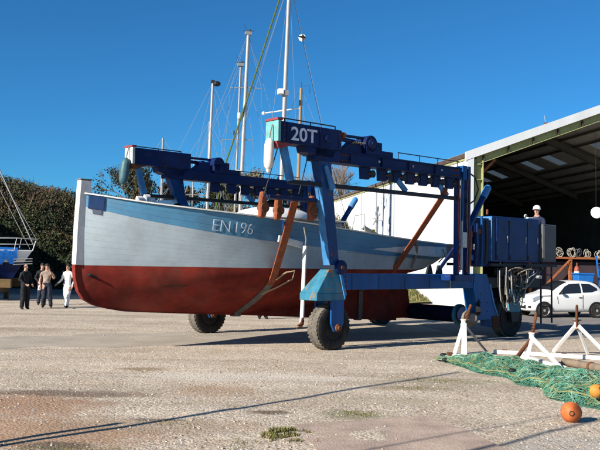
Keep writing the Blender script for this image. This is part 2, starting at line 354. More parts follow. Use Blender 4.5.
# ------------------------------------------------------------------ TRAVEL LIFT (local x = towards its engine end, y = across, z up)
LO = Vector((.684, 19.41, 0)); TH = .7123; W = 5.03; HB = .571
def lw(u, v, z=0): return (LO.x+u*math.cos(TH)-v*math.sin(TH), LO.y+u*math.sin(TH)+v*math.cos(TH), z)
lift = thing('travel_lift', 'big blue four wheeled boat hoist marked 20T straddling the white fishing boat', 'boat hoist', LO, TH)
def wheel(V, uc, ax, rt, vw):
    # tyre with lugs, rim, hub; ax = outward side (+-1 in local v)
    k_ = rt/.54; c = Vector((uc, vw, rt-.015))
    sw = [(.30, -.17), (.33, -.19), (.42, -.205), (.50, -.185), (rt/k_-.02, -.145)]
    b = MB(); b.lathe([(p*k_, q) for p, q in sw]+[(rt-.016, .145)]+[(p*k_, -q) for p, q in sw[::-1][1:]], c, (0,1,0), 36, cap=False)
    o = b.build('wheel', tyre_s, lift, smooth=True)
    b = MB(); b.lathe([(rt-.017, -.15), (rt-.004, -.12), (rt+.003, -.05), (rt+.003, .05), (rt-.004, .12), (rt-.017, .15)], c, (0,1,0), 36, cap=False)
    for k in range(34):
        a = 2*math.pi*k/34
        for sgn in (-1, 1):
            p = Vector((math.cos(a), 0, math.sin(a))); q = Vector((math.cos(a+.08), 0, math.sin(a+.08)))
            b.bar(c+p*(rt+.004)+Vector((0, sgn*.015, 0)), c+q*(rt-.010)+Vector((0, sgn*.16, 0)), .05, .02, up=p)
    b.build('tread', tyre_m, o)
    r_ = MB(); r_.lathe([(.31*k_, ax*.17), (.30*k_, ax*.18), (.285*k_, ax*.15), (.27*k_, ax*.02), (.13, -ax*.0), (.11, ax*.06), (.03, ax*.065)], c, (0,1,0), 24)
    r_.build('rim', tyre_s, o, smooth=True)
    MB().lathe([(.29*k_, -ax*.16), (.03, -ax*.1)], c, (0,1,0), 24).build('rim_back', tyre_s, o)
    h_ = MB()
    for k in range(8):
        a = k*math.pi/4; h_.tube([(uc+.2*math.cos(a)*.8, vw+ax*.05, rt-.015+.2*math.sin(a)*.8), (uc+.2*math.cos(a)*.8, vw+ax*.12, rt-.015+.2*math.sin(a)*.8)], .018, 6)
    h_.tube([(uc, vw, rt-.015), (uc, vw+ax*.22, rt-.015)], .07, 10)
    h_.build('hub', rust, o)
def gantry(near):
    V = (lambda v: v) if near else (lambda v: W-v)
    ax = -1 if near else 1
    c0 = -HB                      # centre of the upper beam across
    def P(name, mb, m, par=lift, **k): return mb.build(name, m, par, **k)
    def bx(mb, u0, u1, v0, v1, z0, z1): a, b = sorted((V(v0), V(v1))); return mb.box(u0, u1, a, b, z0, z1)
    def T(mb, pts, r, n=8): return mb.tube([(u, V(v), z) for u, v, z in pts], r, n)
    def B(mb, a, b_, w_, h_, **k): return mb.bar((a[0], V(a[1]), a[2]), (b_[0], V(b_[1]), b_[2]), w_, h_, **k)
    def PR(mb, poly, v0, v1): return mb.prism(poly, lambda a, b_, d: (a, V(d), b_), v0, v1)
    # cantilever box at the open end, with its sunlit end plate
    ub = P('upper_box', bx(MB(), -2.14, -.36, c0-.2, c0+.2, 4.585, 5.04), navy, bev=.012)
    e = MB(); PR(e, [(-2.16, 4.60), (-2.16, 5.05), (-2.24, 5.05), (-2.24, 4.60)], c0-.215, c0+.215)
    ep = P('end_plate', e, endteal if near else endpale, ub, bev=.006)
    t_ = MB(); bx(t_, -2.26, -2.12, c0-.22, c0+.22, 5.052, 5.10); P('plate_cap', t_, redp, ub)
    t_ = MB(); PR(t_, [(-2.24, 4.597), (-1.78, 4.58), (-2.06, 4.47), (-2.2, 4.47)], c0-.17, c0+.17); P('chamfer_plate', t_, redp if near else rust, ub)
    t_ = MB(); PR(t_, [(-1.42, 4.58), (-.5, 4.58), (-.6, 4.40), (-1.2, 4.40), (-1.38, 4.46)], c0-.16, c0+.16); P('gusset', t_, navy)
    t_ = MB(); T(t_, [(-2.1, c0-.12, 5.12), (-.5, c0-.12, 5.12)], .014, 6)
    for u in (-2.0, -1.25, -.5): T(t_, [(u, c0-.12, 5.03), (u, c0-.12, 5.12)], .014, 6)
    P('handrail', t_, blackm)
    # flanges, bolts on the box
    for u in (-1.98, -1.02, -.45):
        t_ = MB(); bx(t_, u-.012, u+.012, c0-.212, c0-.2, 4.6, 5.03); P('weld_seam', t_, navy, ub)
    t_ = MB(); t_.lathe([(.085, 0), (.085, .03), (.05, .04)], (-.8, V(c0-.2), 4.8), (0, ax, 0), 14); P('cover_plate', t_, navy, ub)
    # long chord beam with sheave hangers under it
    ch = P('chord_beam', bx(MB(), -1.12, 3.985, c0-.16, c0+.16, 4.30, 4.578), navy, bev=.01)
    for z in (4.315, 4.56):
        t_ = MB(); bx(t_, -.34, 4.0, c0-.2, c0-.162, z-.014, z+.014); P('flange', t_, navy, ch)
    for u in (.9, 2.1, 3.2):
        t_ = MB(); t_.lathe([(.03, 0), (.028, .02), (.015, .025)], (u, V(c0-.165), 4.45), (0, ax, 0), 10); P('bolt_cap', t_, endpale, ch)
    for i, u in enumerate((.63, 1.22, 1.73, 2.22, 2.72, 3.21, 3.76)):
        h = MB(); PR(h, [(u-.17, 4.295), (u+.13, 4.295), (u+.09, 4.02), (u-.15, 4.02)], c0-.03, c0+.07)
        ho = P('hanger', h, navy)
        k = MB(); k.lathe([(.055, -.05), (.095, -.05), (.08, -.015), (.08, .015), (.095, .05), (.055, .05)], (u+.19, V(c0), 4.16), (0, 1, 0), 14); P('sheave', k, blackm, ho, smooth=True)
        k = MB(); T(k, [(u+.05, c0-.03, 4.16), (u+.24, c0-.03, 4.16)], .022, 6); P('pin', k, rust, ho)
    t_ = MB(); T(t_, [(1.6, c0-.12, 4.74), (3.95, c0-.12, 4.74)], .012, 6)
    for u in (1.62, 2.4, 3.1, 3.9): T(t_, [(u, c0-.12, 4.57), (u, c0-.12, 4.74)], .012, 6)
    P('handrail', t_, blackm)
    # winch motor and the rods to it
    mo = MB()
    T(mo, [(.62, c0-.19, 4.84), (.62, c0+.19, 4.84)], .2, 18); bx(mo, .44, .82, c0-.19, c0+.19, 4.58, 4.84); bx(mo, .82, 1.0, c0-.17, c0+.17, 4.58, 4.9)
    mo_o = P('winch_housing', mo, navy, bev=.01)
    t_ = MB(); t_.lathe([(.12, 0), (.12, .03), (.05, .05), (.05, .08)], (.62, V(c0-.19), 4.84), (0, ax, 0), 14); P('winch_cover', t_, navy, mo_o)
    P('motor_step', bx(MB(), 1.0, 1.42, c0-.14, c0+.14, 4.58, 4.72), navy, bev=.01)
    t_ = MB(); PR(t_, [(-.3, 4.582), (.42, 4.582), (.3, 4.86), (.1, 4.9), (-.02, 4.78)], c0-.1, c0+.1); P('winch_bracket', t_, navy)
    t_ = MB(); T(t_, [(-.36, c0-.05, 4.96), (.5, c0-.05, 4.97)], .035, 8); P('upper_rod', t_, navy)
    t_ = MB(); T(t_, [(-.36, c0-.1, 4.86), (.12, c0-.1, 4.85)], .05, 8); P('lower_rod', t_, navy)
    t_ = MB(); t_.ball((-.26, V(c0-.14), 4.95), .075, 10, 7); P('swivel_eye', t_, rust)
    for k in range(6):
        if k % 2 == 0: t_ = MB(); 
        T(t_, [(.02+k*.07, c0-.16, 4.80+.02*(k % 2)), (.08+k*.07, c0-.16, 4.83)], .022, 6)
        if k % 2: P('chain_link', t_, rope_m)
    bo = MB()
    def bolt(u, v, z): bo.lathe([(.018, 0), (.018, .016)], (u, V(v), z), (0, ax, 0), 6)
    for k in range(5):
        for z in (4.36, 4.50): bolt(-.30+.07*k, c0-.16, z); bolt(3.6+.07*k, c0-.16, z)
    for k in range(4):
        for u in (-2.06, -.40): bolt(u, c0-.2, 4.65+.1*k)
    for u in (.32, .42, 5.12, 5.22):
        for z in (1.47, 1.59, 1.71): bolt(u, -.17, z)
    for u in (5.6, 5.9): 
        for z in (.75, 1.0, 1.25): bolt(u, -.2, z)
    P('bolts', bo, rust)['kind'] = 'stuff'
    for u in (-.05, 1.0, 1.95, 2.95):
        t_ = MB(); bx(t_, u-.015, u+.015, c0-.198, c0-.162, 4.332, 4.544); P('stiffener', t_, navy, ch)
    # rail hung under the chord
    t_ = MB(); bx(t_, -1.74, 4.04, c0-.05, c0+.05, 3.735, 3.83); P('sling_rail', t_, blackm, bev=.006)
    t_ = MB(); B(t_, (-2.0, c0-.02, 4.74), (-1.72, c0-.02, 3.80), .13, .17, up=(1,0,0)); P('front_strut', t_, sky_blue, bev=.02)
    for u in (1.71, 3.3):
        t_ = MB(); B(t_, (u, c0, 4.1), (u+.34, c0, 3.83), .08, .13); P('rail_stay', t_, sky_blue if u > 1 else navy, bev=.01)
    # front leg leaning in to the wheel
    lg = MB()
    def quad(u0, u1, v0, v1, z): return [(u0, V(v0), z), (u1, V(v0), z), (u1, V(v1), z), (u0, V(v1), z)]
    LV = [(-1.0, -.62, -.70, -.45, 4.30), (-.80, -.47, -.62, -.38, 3.72), (-.50, -.20, -.44, -.20, 2.9), (-.16, .11, -.25, .0, 1.98)]
    lv = [quad(*k) for k in LV]
    for a, b_ in zip(lv, lv[1:]): lg.hexa(b_+a)
    P('front_leg', lg, leg_m, bev=0)
    f = MB()                     # light blue plate, sunlight on the leg's forward face put into colour
    fl = [[(u-.012, V(v0), z), (u-.012, V(v1), z)] for (u, v0, v1, z) in ((-.80, -.61, -.39, 3.72), (-.50, -.43, -.21, 2.9), (-.16, -.24, -.01, 1.98))]
    for a, b_ in zip(fl, fl[1:]):
        f.hexa([(p[0], p[1], p[2]) for p in (b_[0], b_[1])]+[(b_[1][0]+.01, b_[1][1], b_[1][2]), (b_[0][0]+.01, b_[0][1], b_[0][2])]+[a[0], a[1], (a[1][0]+.01, a[1][1], a[1][2]), (a[0][0]+.01, a[0][1], a[0][2])])
    P('sunlit_face_plate', f, sky_blue)
    t_ = MB(); B(t_, (-.82, c0-.17, 4.2), (-.54, c0-.12, 3.70), .05, .07, up=(1,0,0), h2=.15); P('sunlit_leg_face', t_, sky_blue)  # sunlit upper face of the leg, put in as lighter blue
    t_ = MB(); B(t_, (-.62, c0+.05, 4.29), (-.52, c0+.08, 3.6), .16, .12, up=(1,0,0)); P('leg_brace', t_, navy, bev=.01)
    # knuckle, yoke and wheel
    t_ = MB(); t_.lathe([(.15, -.05), (.17, -.04), (.17, .04), (.15, .05)], (.12, V(-.3), 1.93), (0, 1, 0), 20); kn = P('knuckle', t_, navy, smooth=True)
    t_ = MB(); t_.lathe([(.05, 0), (.045, .03)], (.12, V(-.35), 1.93), (0, ax, 0), 8); P('pivot_pin', t_, rust, kn)
    y = MB()
    top = quad(-.20, .22, -.24, .06, 1.88); mid = quad(-.62, .30, -.30, .30, 1.33); low = quad(-.62, .30, -.30, .30, 1.16)
    y.hexa(mid+top); y.hexa(low+mid)
    yk = P('wheel_yoke', y, teal, bev=.012)
    for vv in (-.275, .275):
        t_ = MB(); PR(t_, [(-.16, 1.17), (.25, 1.17), (.25, .62), (.14, .44), (-.06, .44), (-.16, .62)], vv-.025, vv+.025); P('yoke_cheek', t_, blue, yk, bev=.01)
        t_ = MB(); t_.lathe([(.09, 0), (.09, .05), (.05, .06), (.05, .1)], (.05, V(vv+(-.02 if vv < 0 else .02)), .53), (0, ax*(1 if vv < 0 else -1), 0), 10); P('axle_end', t_, rust, yk)
    t_ = MB(); PR(t_, [(.10, 1.88), (.30, 1.3), (.25, 1.2), (.05, 1.85)], -.33, -.302); P('yoke_rib', t_, sky_blue, yk)
    wheel(V, .05, ax, .54, V(0))
    # lower side beam back to the engine end
    lb = P('lower_beam', bx(MB(), .24, 5.3, -.17, .17, 1.40, 1.785), blue, bev=.012)
    for u in (.62, 1.55, 2.5, 3.45, 4.3):
        t_ = MB(); bx(t_, u-.01, u+.01, -.176, -.17, 1.402, 1.783); P('weld_seam', t_, endpale if u == 4.3 else navy2, lb)
    for u in (3.55, 3.95):
        t_ = MB(); PR(t_, [(u-.12, 1.786), (u+.12, 1.786), (u+.05, 2.02), (u-.04, 2.02)], -.1, -.04); P('lifting_lug', t_, blackm)
    t_ = MB(); B(t_, (3.95, -.1, 1.93), (4.75, -.25, 2.86), .07, .07); P('tower_brace', t_, navy)
    # rear leg block and wheel
    t_ = MB(); PR(t_, [(5.302, 1.80), (5.88, 1.80), (6.02, 1.5), (6.2, .98), (6.42, .62), (6.42, .30), (6.14, .30), (6.08, .52), (5.5, .52), (5.302, 1.38)], -.2, .2)
    P('rear_leg', t_, blue, bev=.012)
    t_ = MB(); PR(t_, [(5.98, 1.52), (6.16, .98), (6.38, .60), (6.42, .60), (6.22, .99), (6.04, 1.52)], -.215, -.202); P('leg_edge_strip', t_, sky_blue)
    t_ = MB(); PR(t_, [(6.12, .62), (6.44, .62), (6.44, .28), (6.12, .28)], -.225, -.206); P('rust_patch_plate', t_, dark_red_rust)
    t_ = MB(); bx(t_, 6.78, 7.30, -.34, -.24, .72, 1.38); P('yoke_cheek', t_, teal, bev=.01)
    t_ = MB(); PR(t_, [(6.84, .72), (7.28, .72), (7.2, .45), (6.9, .42)], -.33, -.25); P('axle_plate', t_, blackm)
    t_ = MB(); bx(t_, 6.5, 7.7, -.22, .26, 1.1, 1.4); bx(t_, 5.8, 8.6, -.15, .25, 1.40, 1.7); P('rear_frame', t_, blackm, bev=.01)
    wheel(V, 7.08, ax, .56, V(0))
    # tower at the engine end
    tw = MB()
    bx(tw, 3.99, 4.09, -.64, -.50, 1.786, 4.62); bx(tw, 4.42, 4.54, -.64, -.46, 1.786, 4.66); bx(tw, 3.9, 4.7, -.66, -.178, 1.62, 1.784)
    two = P('tower', tw, navy2, bev=.01)
    for z in (1.95, 2.5, 3.35, 3.75, 4.1, 4.45):
        t_ = MB(); bx(t_, 4.092, 4.418, -.60, -.50, z-.04, z+.04); P('tower_rung', t_, navy2, two)
    t_ = MB(); bx(t_, 4.14, 4.30, -.70, -.48, 4.28, 4.66); P('tower_head', t_, blue, two, bev=.01)
    t_ = MB(); T(t_, [(4.22, -.60, 3.2), (4.22, -.60, 4.55)], .05, 10); P('lift_ram', t_, blue, two, smooth=True)
    t_ = MB(); T(t_, [(4.22, -.60, 1.9), (4.22, -.60, 3.2)], .032, 10); P('ram_rod', t_, chrome, two, smooth=True)
    for k, (du, mm) in enumerate(((.0, redp), (.07, hose_p), (.36, rust2), (.42, hose_m))):
        t_ = MB(); T(t_, [(4.02+du, -.655, 1.85), (4.04+du, -.665, 2.6), (4.0+du, -.66, 3.3), (4.03+du, -.655, 4.3)], .016, 5); P('hose', t_, mm, two)
    t_ = MB(); bx(t_, 4.16, 4.34, -.68, -.62, 2.5, 2.9); P('valve_block', t_, endpale, two)
    # raking ram with pale rounded end
    t_ = MB(); fo = 0 if near else .85; T(t_, [(4.5+fo, -.5, 2.9), (5.3+fo, -.5, 3.95)], .085, 12); rr = P('raking_ram', t_, navy2, smooth=True)
    t_ = MB(); T(t_, [(5.25+fo, -.5, 3.885), (5.46+fo, -.5, 4.16)], .1, 12); t_.ball((5.46+fo, V(-.5), 4.16), .1, 12, 8); P('ram_end', t_, sky_blue, rr, smooth=True)
    return ub
box_n = gantry(True); box_f = gantry(False)
# lettering on the near box
me = text_mesh('20T', .52, .008, .003); me.materials.append(letter)
xs = [v.co.x for v in me.vertices]; ys = [v.co.y for v in me.vertices]
for v in me.vertices:
    fx = (v.co.x-min(xs))/(max(xs)-min(xs)); fy = (v.co.y-min(ys))/(max(ys)-min(ys))
    v.co = (-1.87+.75*fx, -HB-.204-v.co.z, 4.655+.30*fy)
o = bpy.data.objects.new('lettering', me); COL.objects.link(o); o.parent = box_n
o['label'] = 'pale painted 20T lettering'
# cross tube between the rear legs
cb = MB().tube([(5.78, .15, .62), (5.78, W-.2, .62)], .23, 18).build('cross_tube', black_r, lift, smooth=True)
MB().lathe([(.30, 0), (.30, .1)], (5.78, .62, .62), (0, 1, 0), 18).build('flange', teal, cb)
MB().lathe([(.24, 0), (.13, .34), (.1, .36)], (5.5, .1, .55), (-.6, -.8, .1), 14).build('cone_cap', rope_m, lift)
MB().bar((5.35, -.3, .72), (5.55, -.1, 1.1), .12, .16).build('rubber_chock', black, lift)
# engine cabinet, control panel, platform and ladder on the near side
cab = MB().box(6.31, 8.66, -.05, 1.25, 2.14, 3.46).build('engine_cabinet', navy2, lift, bev=.015)
MB().box(6.28, 6.309, -.05, 1.2, 2.16, 3.44).build('sunlit_end_face', sky_blue, cab)  # sun on the cabinet's end face put into a light blue panel
for u0, u1 in ((6.48, 7.06), (7.10, 7.98), (8.02, 8.60)):
    d = MB().box(u0, u1, -.08, -.052, 2.2, 3.40).build('cabinet_door', navy2, cab, bev=.008)
    for z in (2.28, 3.28): MB().box(u0+.02, u0+.07, -.095, -.081, z-.06, z+.06).build('hinge', blackm, d)
    MB().box(u1-.08, u1-.05, -.1, -.081, 2.72, 2.9).build('handle', endpale, d)
bk = MB().box(5.08, 6.2, -.02, .26, 2.0, 3.38).build('hydraulic_tank', navy, lift, bev=.015)
for u, z0, z1, r_, mm in ((5.14, 2.1, 3.1, .05, hose_m), (5.25, 2.0, 3.4, .025, rust2), (5.5, 2.05, 3.2, .06, navy2), (5.75, 2.0, 3.42, .035, blue), (5.95, 2.1, 3.3, .03, hose_m)):
    MB().tube([(u, -.09, z0), (u+.02, -.1, (z0+z1)/2), (u, -.09, z1)], r_, 8).build('pipe', mm, bk, smooth=True)
for u, z in ((5.3, 2.9), (5.55, 2.55), (5.7, 3.0), (5.35, 2.25)):
    MB().box(u-.06, u+.07, -.09, -.022, z-.08, z+.08).build('valve', random.choice((endpale, rust, blue)), bk, bev=.01)
MB().box(6.2, 9.6, -.1, 1.5, 2.02, 2.10).build('platform', blackm, lift)
pn = MB().box(8.72, 9.44, -.16, .12, 2.18, 3.32).build('control_panel_box', greyp, lift, bev=.015)
MB().box(8.76, 9.40, -.175, -.161, 2.24, 3.26).build('panel_door', greyp, pn, bev=.004)
ld = MB()
for u in (8.66, 9.24): ld.tube([(u, -.12, 2.02), (u, -.14, .32)], .028, 8)
for z in (.5, .82, 1.14, 1.46, 1.78): ld.tube([(8.66, -.13, z), (9.24, -.13, z)], .016, 6)
ld.build('ladder', blackm, lift)
gr = MB()
for u in (8.75, 9.3): gr.tube([(u, 1.4, 2.1), (u, 1.4, 3.1)], .022, 6)
gr.tube([(8.7, 1.4, 3.1), (9.3, 1.4, 3.1)], .022, 6); gr.build('guard_rail', blackm, lift)
MB().bar((6.0, -.1, 3.48), (6.0, -.1, 3.62), .05, .05).build('filler_cap', rust, lift)
# bellows of loose hoses beside the rear wheel
rh = random.Random(2)
for k in range(11):
    x0 = 6.45+rh.random()*.9; dep = .35+rh.random()*.5; wd = .18+rh.random()*.3; ph = rh.uniform(-.1, .1)
    pts = [(x0-wd*math.cos(t*math.pi)+ph*math.sin(3*t), -.32-.1*math.sin(t*3.1+k)-.02*k*.6, 2.0-.25*rh.random()-(1.15-dep+.3)*math.sin(t*math.pi)**.7) for t in [i/14 for i in range(15)]]
    MB().tube(pts, .012+.006*rh.random(), 6).build('hose', hose_p if k % 3 == 1 else hose_m, lift, smooth=True)
for k in range(6):
    r_ = .3+.06*rh.random(); cx = 7.2+.12*k; cz = 1.62+.16*rh.random()
    pts = [(cx+r_*1.5*math.cos(t), -.30-.03*k-.05*math.sin(2*t), cz+r_*.8*math.sin(t+.3*k)) for t in [i*6.28/18 for i in range(17)]]
    MB().tube(pts, .018, 6).build('hose', hose_m if k % 2 else hose_p, lift, smooth=True)
for k, (x, z) in enumerate(((6.6, 1.85), (6.95, 1.75), (7.5, 1.9), (8.1, 1.75), (8.4, 1.8), (7.9, 1.95))):
    MB().box(x-.13, x+.12, -.2, -.02, z-.12, z+.12).build('valve_block', (blackm, navy2, rust, blue, navy2, black)[k], lift, bev=.01)
MB().tube([(8.25, -.24, 1.72), (8.25, -.4, 1.72)], .05, 10).build('coupling', chrome, lift, smooth=True)
MB().tube([(4.5, -.6, 4.5), (4.9, -.5, 4.42), (5.05, -.5, 4.1), (4.95, -.45, 3.8), (4.65, -.42, 3.62), (4.62, -.4, 3.2)], .022, 8).build('hose', hose_m, lift, smooth=True)
# wires at the near open end
for (a, b_) in (((-2.05, -.57, 4.55), (-2.3, -.4, 3.42)), ((-1.2, -.57, 4.4), (-1.3, -.4, 3.55))):
    MB().tube([a, b_], .012, 5).build('wire_rope', wire_m, lift)

# ------------------------------------------------------------------ BOAT
BV = W/2
boat = thing('fishing_boat', 'white wooden fishing boat with blue bulwark, red bottom and EN 196 painted on its bow', 'boat', lw(0, BV), TH)
ZS = [(-5.1, 3.45), (-4.0, 3.28), (-2.9, 3.17), (-1.9, 3.10), (-.2, 2.98), (1.3, 2.86), (2.8, 2.75), (4.3, 2.67), (5.8, 2.63), (7.25, 2.62)]
BS = [(-5.0, .09), (-4.6, .42), (-4.0, .80), (-3.0, 1.27), (-2.0, 1.55), (-1.0, 1.68), (0, 1.76), (1.5, 1.80), (3, 1.72), (4.5, 1.5), (6, 1.12), (7.25, .62)]
BW = [(-5.0, .07), (-4.6, .25), (-4.0, .50), (-3.0, .96), (-2.0, 1.31), (-1.0, 1.50), (0, 1.60), (1.5, 1.64), (3, 1.50), (4.5, 1.05), (5.1, .80), (6, .72), (7.25, .42)]
ZR = [(-5.0, .98), (-4.4, .90), (-3.5, .84), (-2, .77), (0, .72), (1.3, .80), (2.6, .98), (4.0, 1.32), (5.1, 1.62), (6, 1.92), (7.25, 2.36)]
def zwl(u): return max(1.88, lerp_tab(ZR, u)+.18)
def half(u, z):
    zr, zs = smooth_tab(ZR, u), smooth_tab(ZS, u); zw = max(1.88, zr+.18); bw, bs = smooth_tab(BW, u), smooth_tab(BS, u)
    if z >= zw:
        t = min(1.1, (z-zw)/(zs-zw)); return bw+(bs-bw)*(t**.9 if bs > bw else t)
    t = max(0, (z-zr)/(zw-zr)); e = lerp_tab([(-5, 1.0), (-3.5, .95), (-1.5, 1.0), (1, 1.0), (3, 1.5), (5, 2.0), (6, 1.2), (7.25, 1.0)], u)
    return .07+(bw-.07)*math.sin(t**e*math.pi/2)
STEM = [(.85, .95), (.93, .60), (1.0, .42), (1.1, .22), (1.2, .13), (1.35, .03), (1.6, -.05), (1.88, -.07), (2.6, -.05), (3.7, 0)]
def ush(u, z): return u+lerp_tab(STEM, z)*max(0, 1-(u+5.0)/1.4)
US = [-5, -4.85, -4.65, -4.4, -4.1, -3.75, -3.3, -2.8, -2.2, -1.6, -1, -.4, .3, 1, 1.7, 2.4, 3.1, 3.8, 4.5, 5.1, 5.5, 6, 6.5, 7, 7.25]
STRKT = [(-5, .27), (-4, .36), (-3, .43), (-2, .50), (-1, .52), (2, .50), (7.3, .42)]
def rows(u):
    zr, zs, zw = smooth_tab(ZR, u), smooth_tab(ZS, u), zwl(u)
    zb = max(zw+.02, zs-smooth_tab(STRKT, u)); r = [zr+(zw-zr)*i/10 for i in range(10)]
    r += [zw+(zb-zw)*i/7 for i in range(7)]+[zb+(zs-zb)*i/3 for i in range(4)]
    return r
def hull_mat(name, col, dark, seams, rough, var, fac):
    m = M(name, col, rough, var, 1.6, dirt=.32, streak=False, spec=.2, rust=.13, rustcol=tuple(k*.55 for k in col)); t = m.node_tree; b = t.nodes['Principled BSDF']; L = t.links
    uv = t.nodes.new('ShaderNodeUVMap'); sp = t.nodes.new('ShaderNodeSeparateXYZ'); L.new(uv.outputs[0], sp.inputs[0])
    mu = N(t, 'ShaderNodeMath', _operation='MULTIPLY'); L.new(sp.outputs['Y'], mu.inputs[0]); mu.inputs[1].default_value = seams
    fr = N(t, 'ShaderNodeMath', _operation='FRACT'); L.new(mu.outputs[0], fr.inputs[0])
    seam = ramp(t, fr.outputs[0], [(0, 0), (.05, 1), (.95, 1), (1, 0)])
    old = b.inputs['Base Color'].links[0].from_socket
    nz = N(t, 'ShaderNodeTexNoise', Scale=1.5, Detail=4); tc = t.nodes.new('ShaderNodeTexCoord'); L.new(tc.outputs['Object'], nz.inputs['Vector'])
    amt = ramp(t, nz.outputs[0], [(.35, fac*.3), (.7, fac)])
    inv = N(t, 'ShaderNodeMath', _operation='SUBTRACT'); inv.inputs[0].default_value = 1; L.new(seam, inv.inputs[1])
    ml = N(t, 'ShaderNodeMath', _operation='MULTIPLY'); L.new(inv.outputs[0], ml.inputs[0]); L.new(amt, ml.inputs[1])
    L.new(mixc(t, ml.outputs[0], old, dark), b.inputs['Base Color'])
    n2 = N(t, 'ShaderNodeTexNoise', Scale=2.5, Detail=5); L.new(tc.outputs['Object'], n2.inputs['Vector'])
    ad = N(t, 'ShaderNodeMath', _operation='MULTIPLY_ADD'); L.new(n2.outputs[0], ad.inputs[0]); ad.inputs[1].default_value = .8; L.new(seam, ad.inputs[2])
    bp = N(t, 'ShaderNodeBump', Strength=.18, Distance=.012); L.new(ad.outputs[0], bp.inputs['Height']); L.new(bp.outputs[0], b.inputs['Normal'])
    return m
h_white = hull_mat('white_topside_paint', (.33, .39, .425), (.17, .19, .21), 9, .6, .16, .5)
h_red = hull_mat('red_antifouling', (.18, .020, .012), (.06, .012, .01), 9, .85, .55, .35)
h_blue = hull_mat('blue_bulwark_paint', (.075, .22, .36), (.02, .06, .12), 3, .5, .2, .7)
def skin_grid(r0, r1, mats, name, pick, vcount):
    b = MB(); uvs = []
    for s_ in (-1, 1):
        o = len(b.v); nr = r1-r0+1
        for u in US:
            rw = rows(u)
            for i in range(r0, r1+1): b.v.append((ush(u, rw[i]), s_*half(u, rw[i]), rw[i]))
        for k in range(len(US)-1):
            for i in range(nr-1):
                q = [o+k*nr+i, o+(k+1)*nr+i, o+(k+1)*nr+i+1, o+k*nr+i+1]
                b.f.append(q if s_ < 0 else q[::-1]); b.mi.append(0)
                e = [(US[k], i/(nr-1)), (US[k+1], i/(nr-1)), (US[k+1], (i+1)/(nr-1)), (US[k], (i+1)/(nr-1))]
                uvs.append(e if s_ < 0 else e[::-1])
        # transom edge is closed below
    ob = b.build(name, mats, boat, smooth=2, recalc=False)
    ul = ob.data.uv_layers.new(name='UVMap'); li = 0
    for e in uvs:
        for c in e: ul.data[li].uv = c; li += 1
    return ob
hb = skin_grid(0, 10, [h_red, h_white], 'hull_bottom', None, 0)
for p in hb.data.polygons: p.material_index = 1 if p.center.z > 1.9 else 0
skin_grid(10, 17, [h_white], 'topsides', None, 0)
bul = skin_grid(17, 20, [h_blue], 'bulwark', None, 0)
# inner bulwark and deck, transom
b = MB(); b2 = MB(); n = len(US)
for s_ in (-1, 1):
    o = len(b.v)
    for u in US:
        zs = smooth_tab(ZS, u); hw = max(.02, half(u, zs)-.07); b.v += [(u+.05, s_*hw, zs), (u+.05, s_*hw, zs-.38)]
    for k in range(n-1): b.f.append([o+2*k, o+2*k+2, o+2*k+3, o+2*k+1]); b.mi.append(0)
b.build('inner_bulwark', white_w, boat)
for u in US:
    zs = smooth_tab(ZS, u)-.36; hw = max(.02, half(u, zs+.36)-.06); b2.v += [(u+.05, -hw, zs), (u+.05, hw, zs)]
for k in range(n-1): b2.f.append([2*k, 2*k+2, 2*k+3, 2*k+1]); b2.mi.append(0)
b2.build('deck', wood, boat)
rw = rows(7.25); b = MB(); b.prism([(half(7.25, z)*s_, z) for s_, zz in ((-1, rw), (1, rw[::-1])) for z in zz], lambda a, c, d: (d, a, c), 7.22, 7.252); b.build('transom', h_white, boat)
# rail cap (white line on top of the bulwark) and rubbing strake below it
for s_ in (-1, 1):
    r_ = MB()
    pts = [(ush(u, smooth_tab(ZS, u)), s_*(half(u, smooth_tab(ZS, u))-.02), smooth_tab(ZS, u)+.02) for u in [-5+12.25*i/40 for i in range(41)]]
    for a, c in zip(pts, pts[1:]): r_.bar(a, c, .12, .03)
    r_.build('rail_cap', white_w, boat)
# stem, keel, sternpost, rudder
def UZ(a, b_, d): return (a, d, b_)
st_o = [(-5.14, 3.74), (-5.19, 2.8), (-5.21, 1.89)]
st_i = [(-4.94, 1.89), (-4.93, 2.8), (-4.88, 3.74)]
MB().prism(st_o+st_i, UZ, -.095, .095).build('stem_post', white_w, boat, bev=.012)
MB().box(-5.15, -4.87, -.1, .1, 3.745, 3.77).build('stem_cap', wood, boat)
low_o = [(-5.21, 1.885), (-5.19, 1.6), (-5.11, 1.32), (-4.98, 1.14), (-4.72, 1.0), (-4.4, .92), (-4.0, .85), (-3.0, .79), (-1.9, .73), (0, .64), (1.33, .56), (3.2, .46), (5.05, .36)]
low_i = [(5.05, 1.68), (4.0, 1.40), (2.6, 1.05), (1.3, .90), (0, .84), (-2, .88), (-3.2, .98), (-3.8, 1.10), (-4.3, 1.3), (-4.7, 1.6), (-4.95, 1.885)]
kv = MB()
mid_t = [(a, c) for a, c in low_o]
full = low_o+low_i
kv.prism(full, UZ, -.075, .075); kv.build('keel', h_red, boat)
MB().prism([(5.07, .42), (5.07, 1.75), (5.35, 1.82), (5.62, 1.2), (5.7, .7), (5.6, .42)], UZ, -.035, .035).build('rudder', h_red, boat, bev=.01)
bow_shade_m = M('deep_blue_bow_shade', (.005, .028, .095), .6, .3, 5, dirt=.1, spec=.15); slate_m = M('slate_shade_and_scratch', (.07, .085, .12), .6, .2, 5)
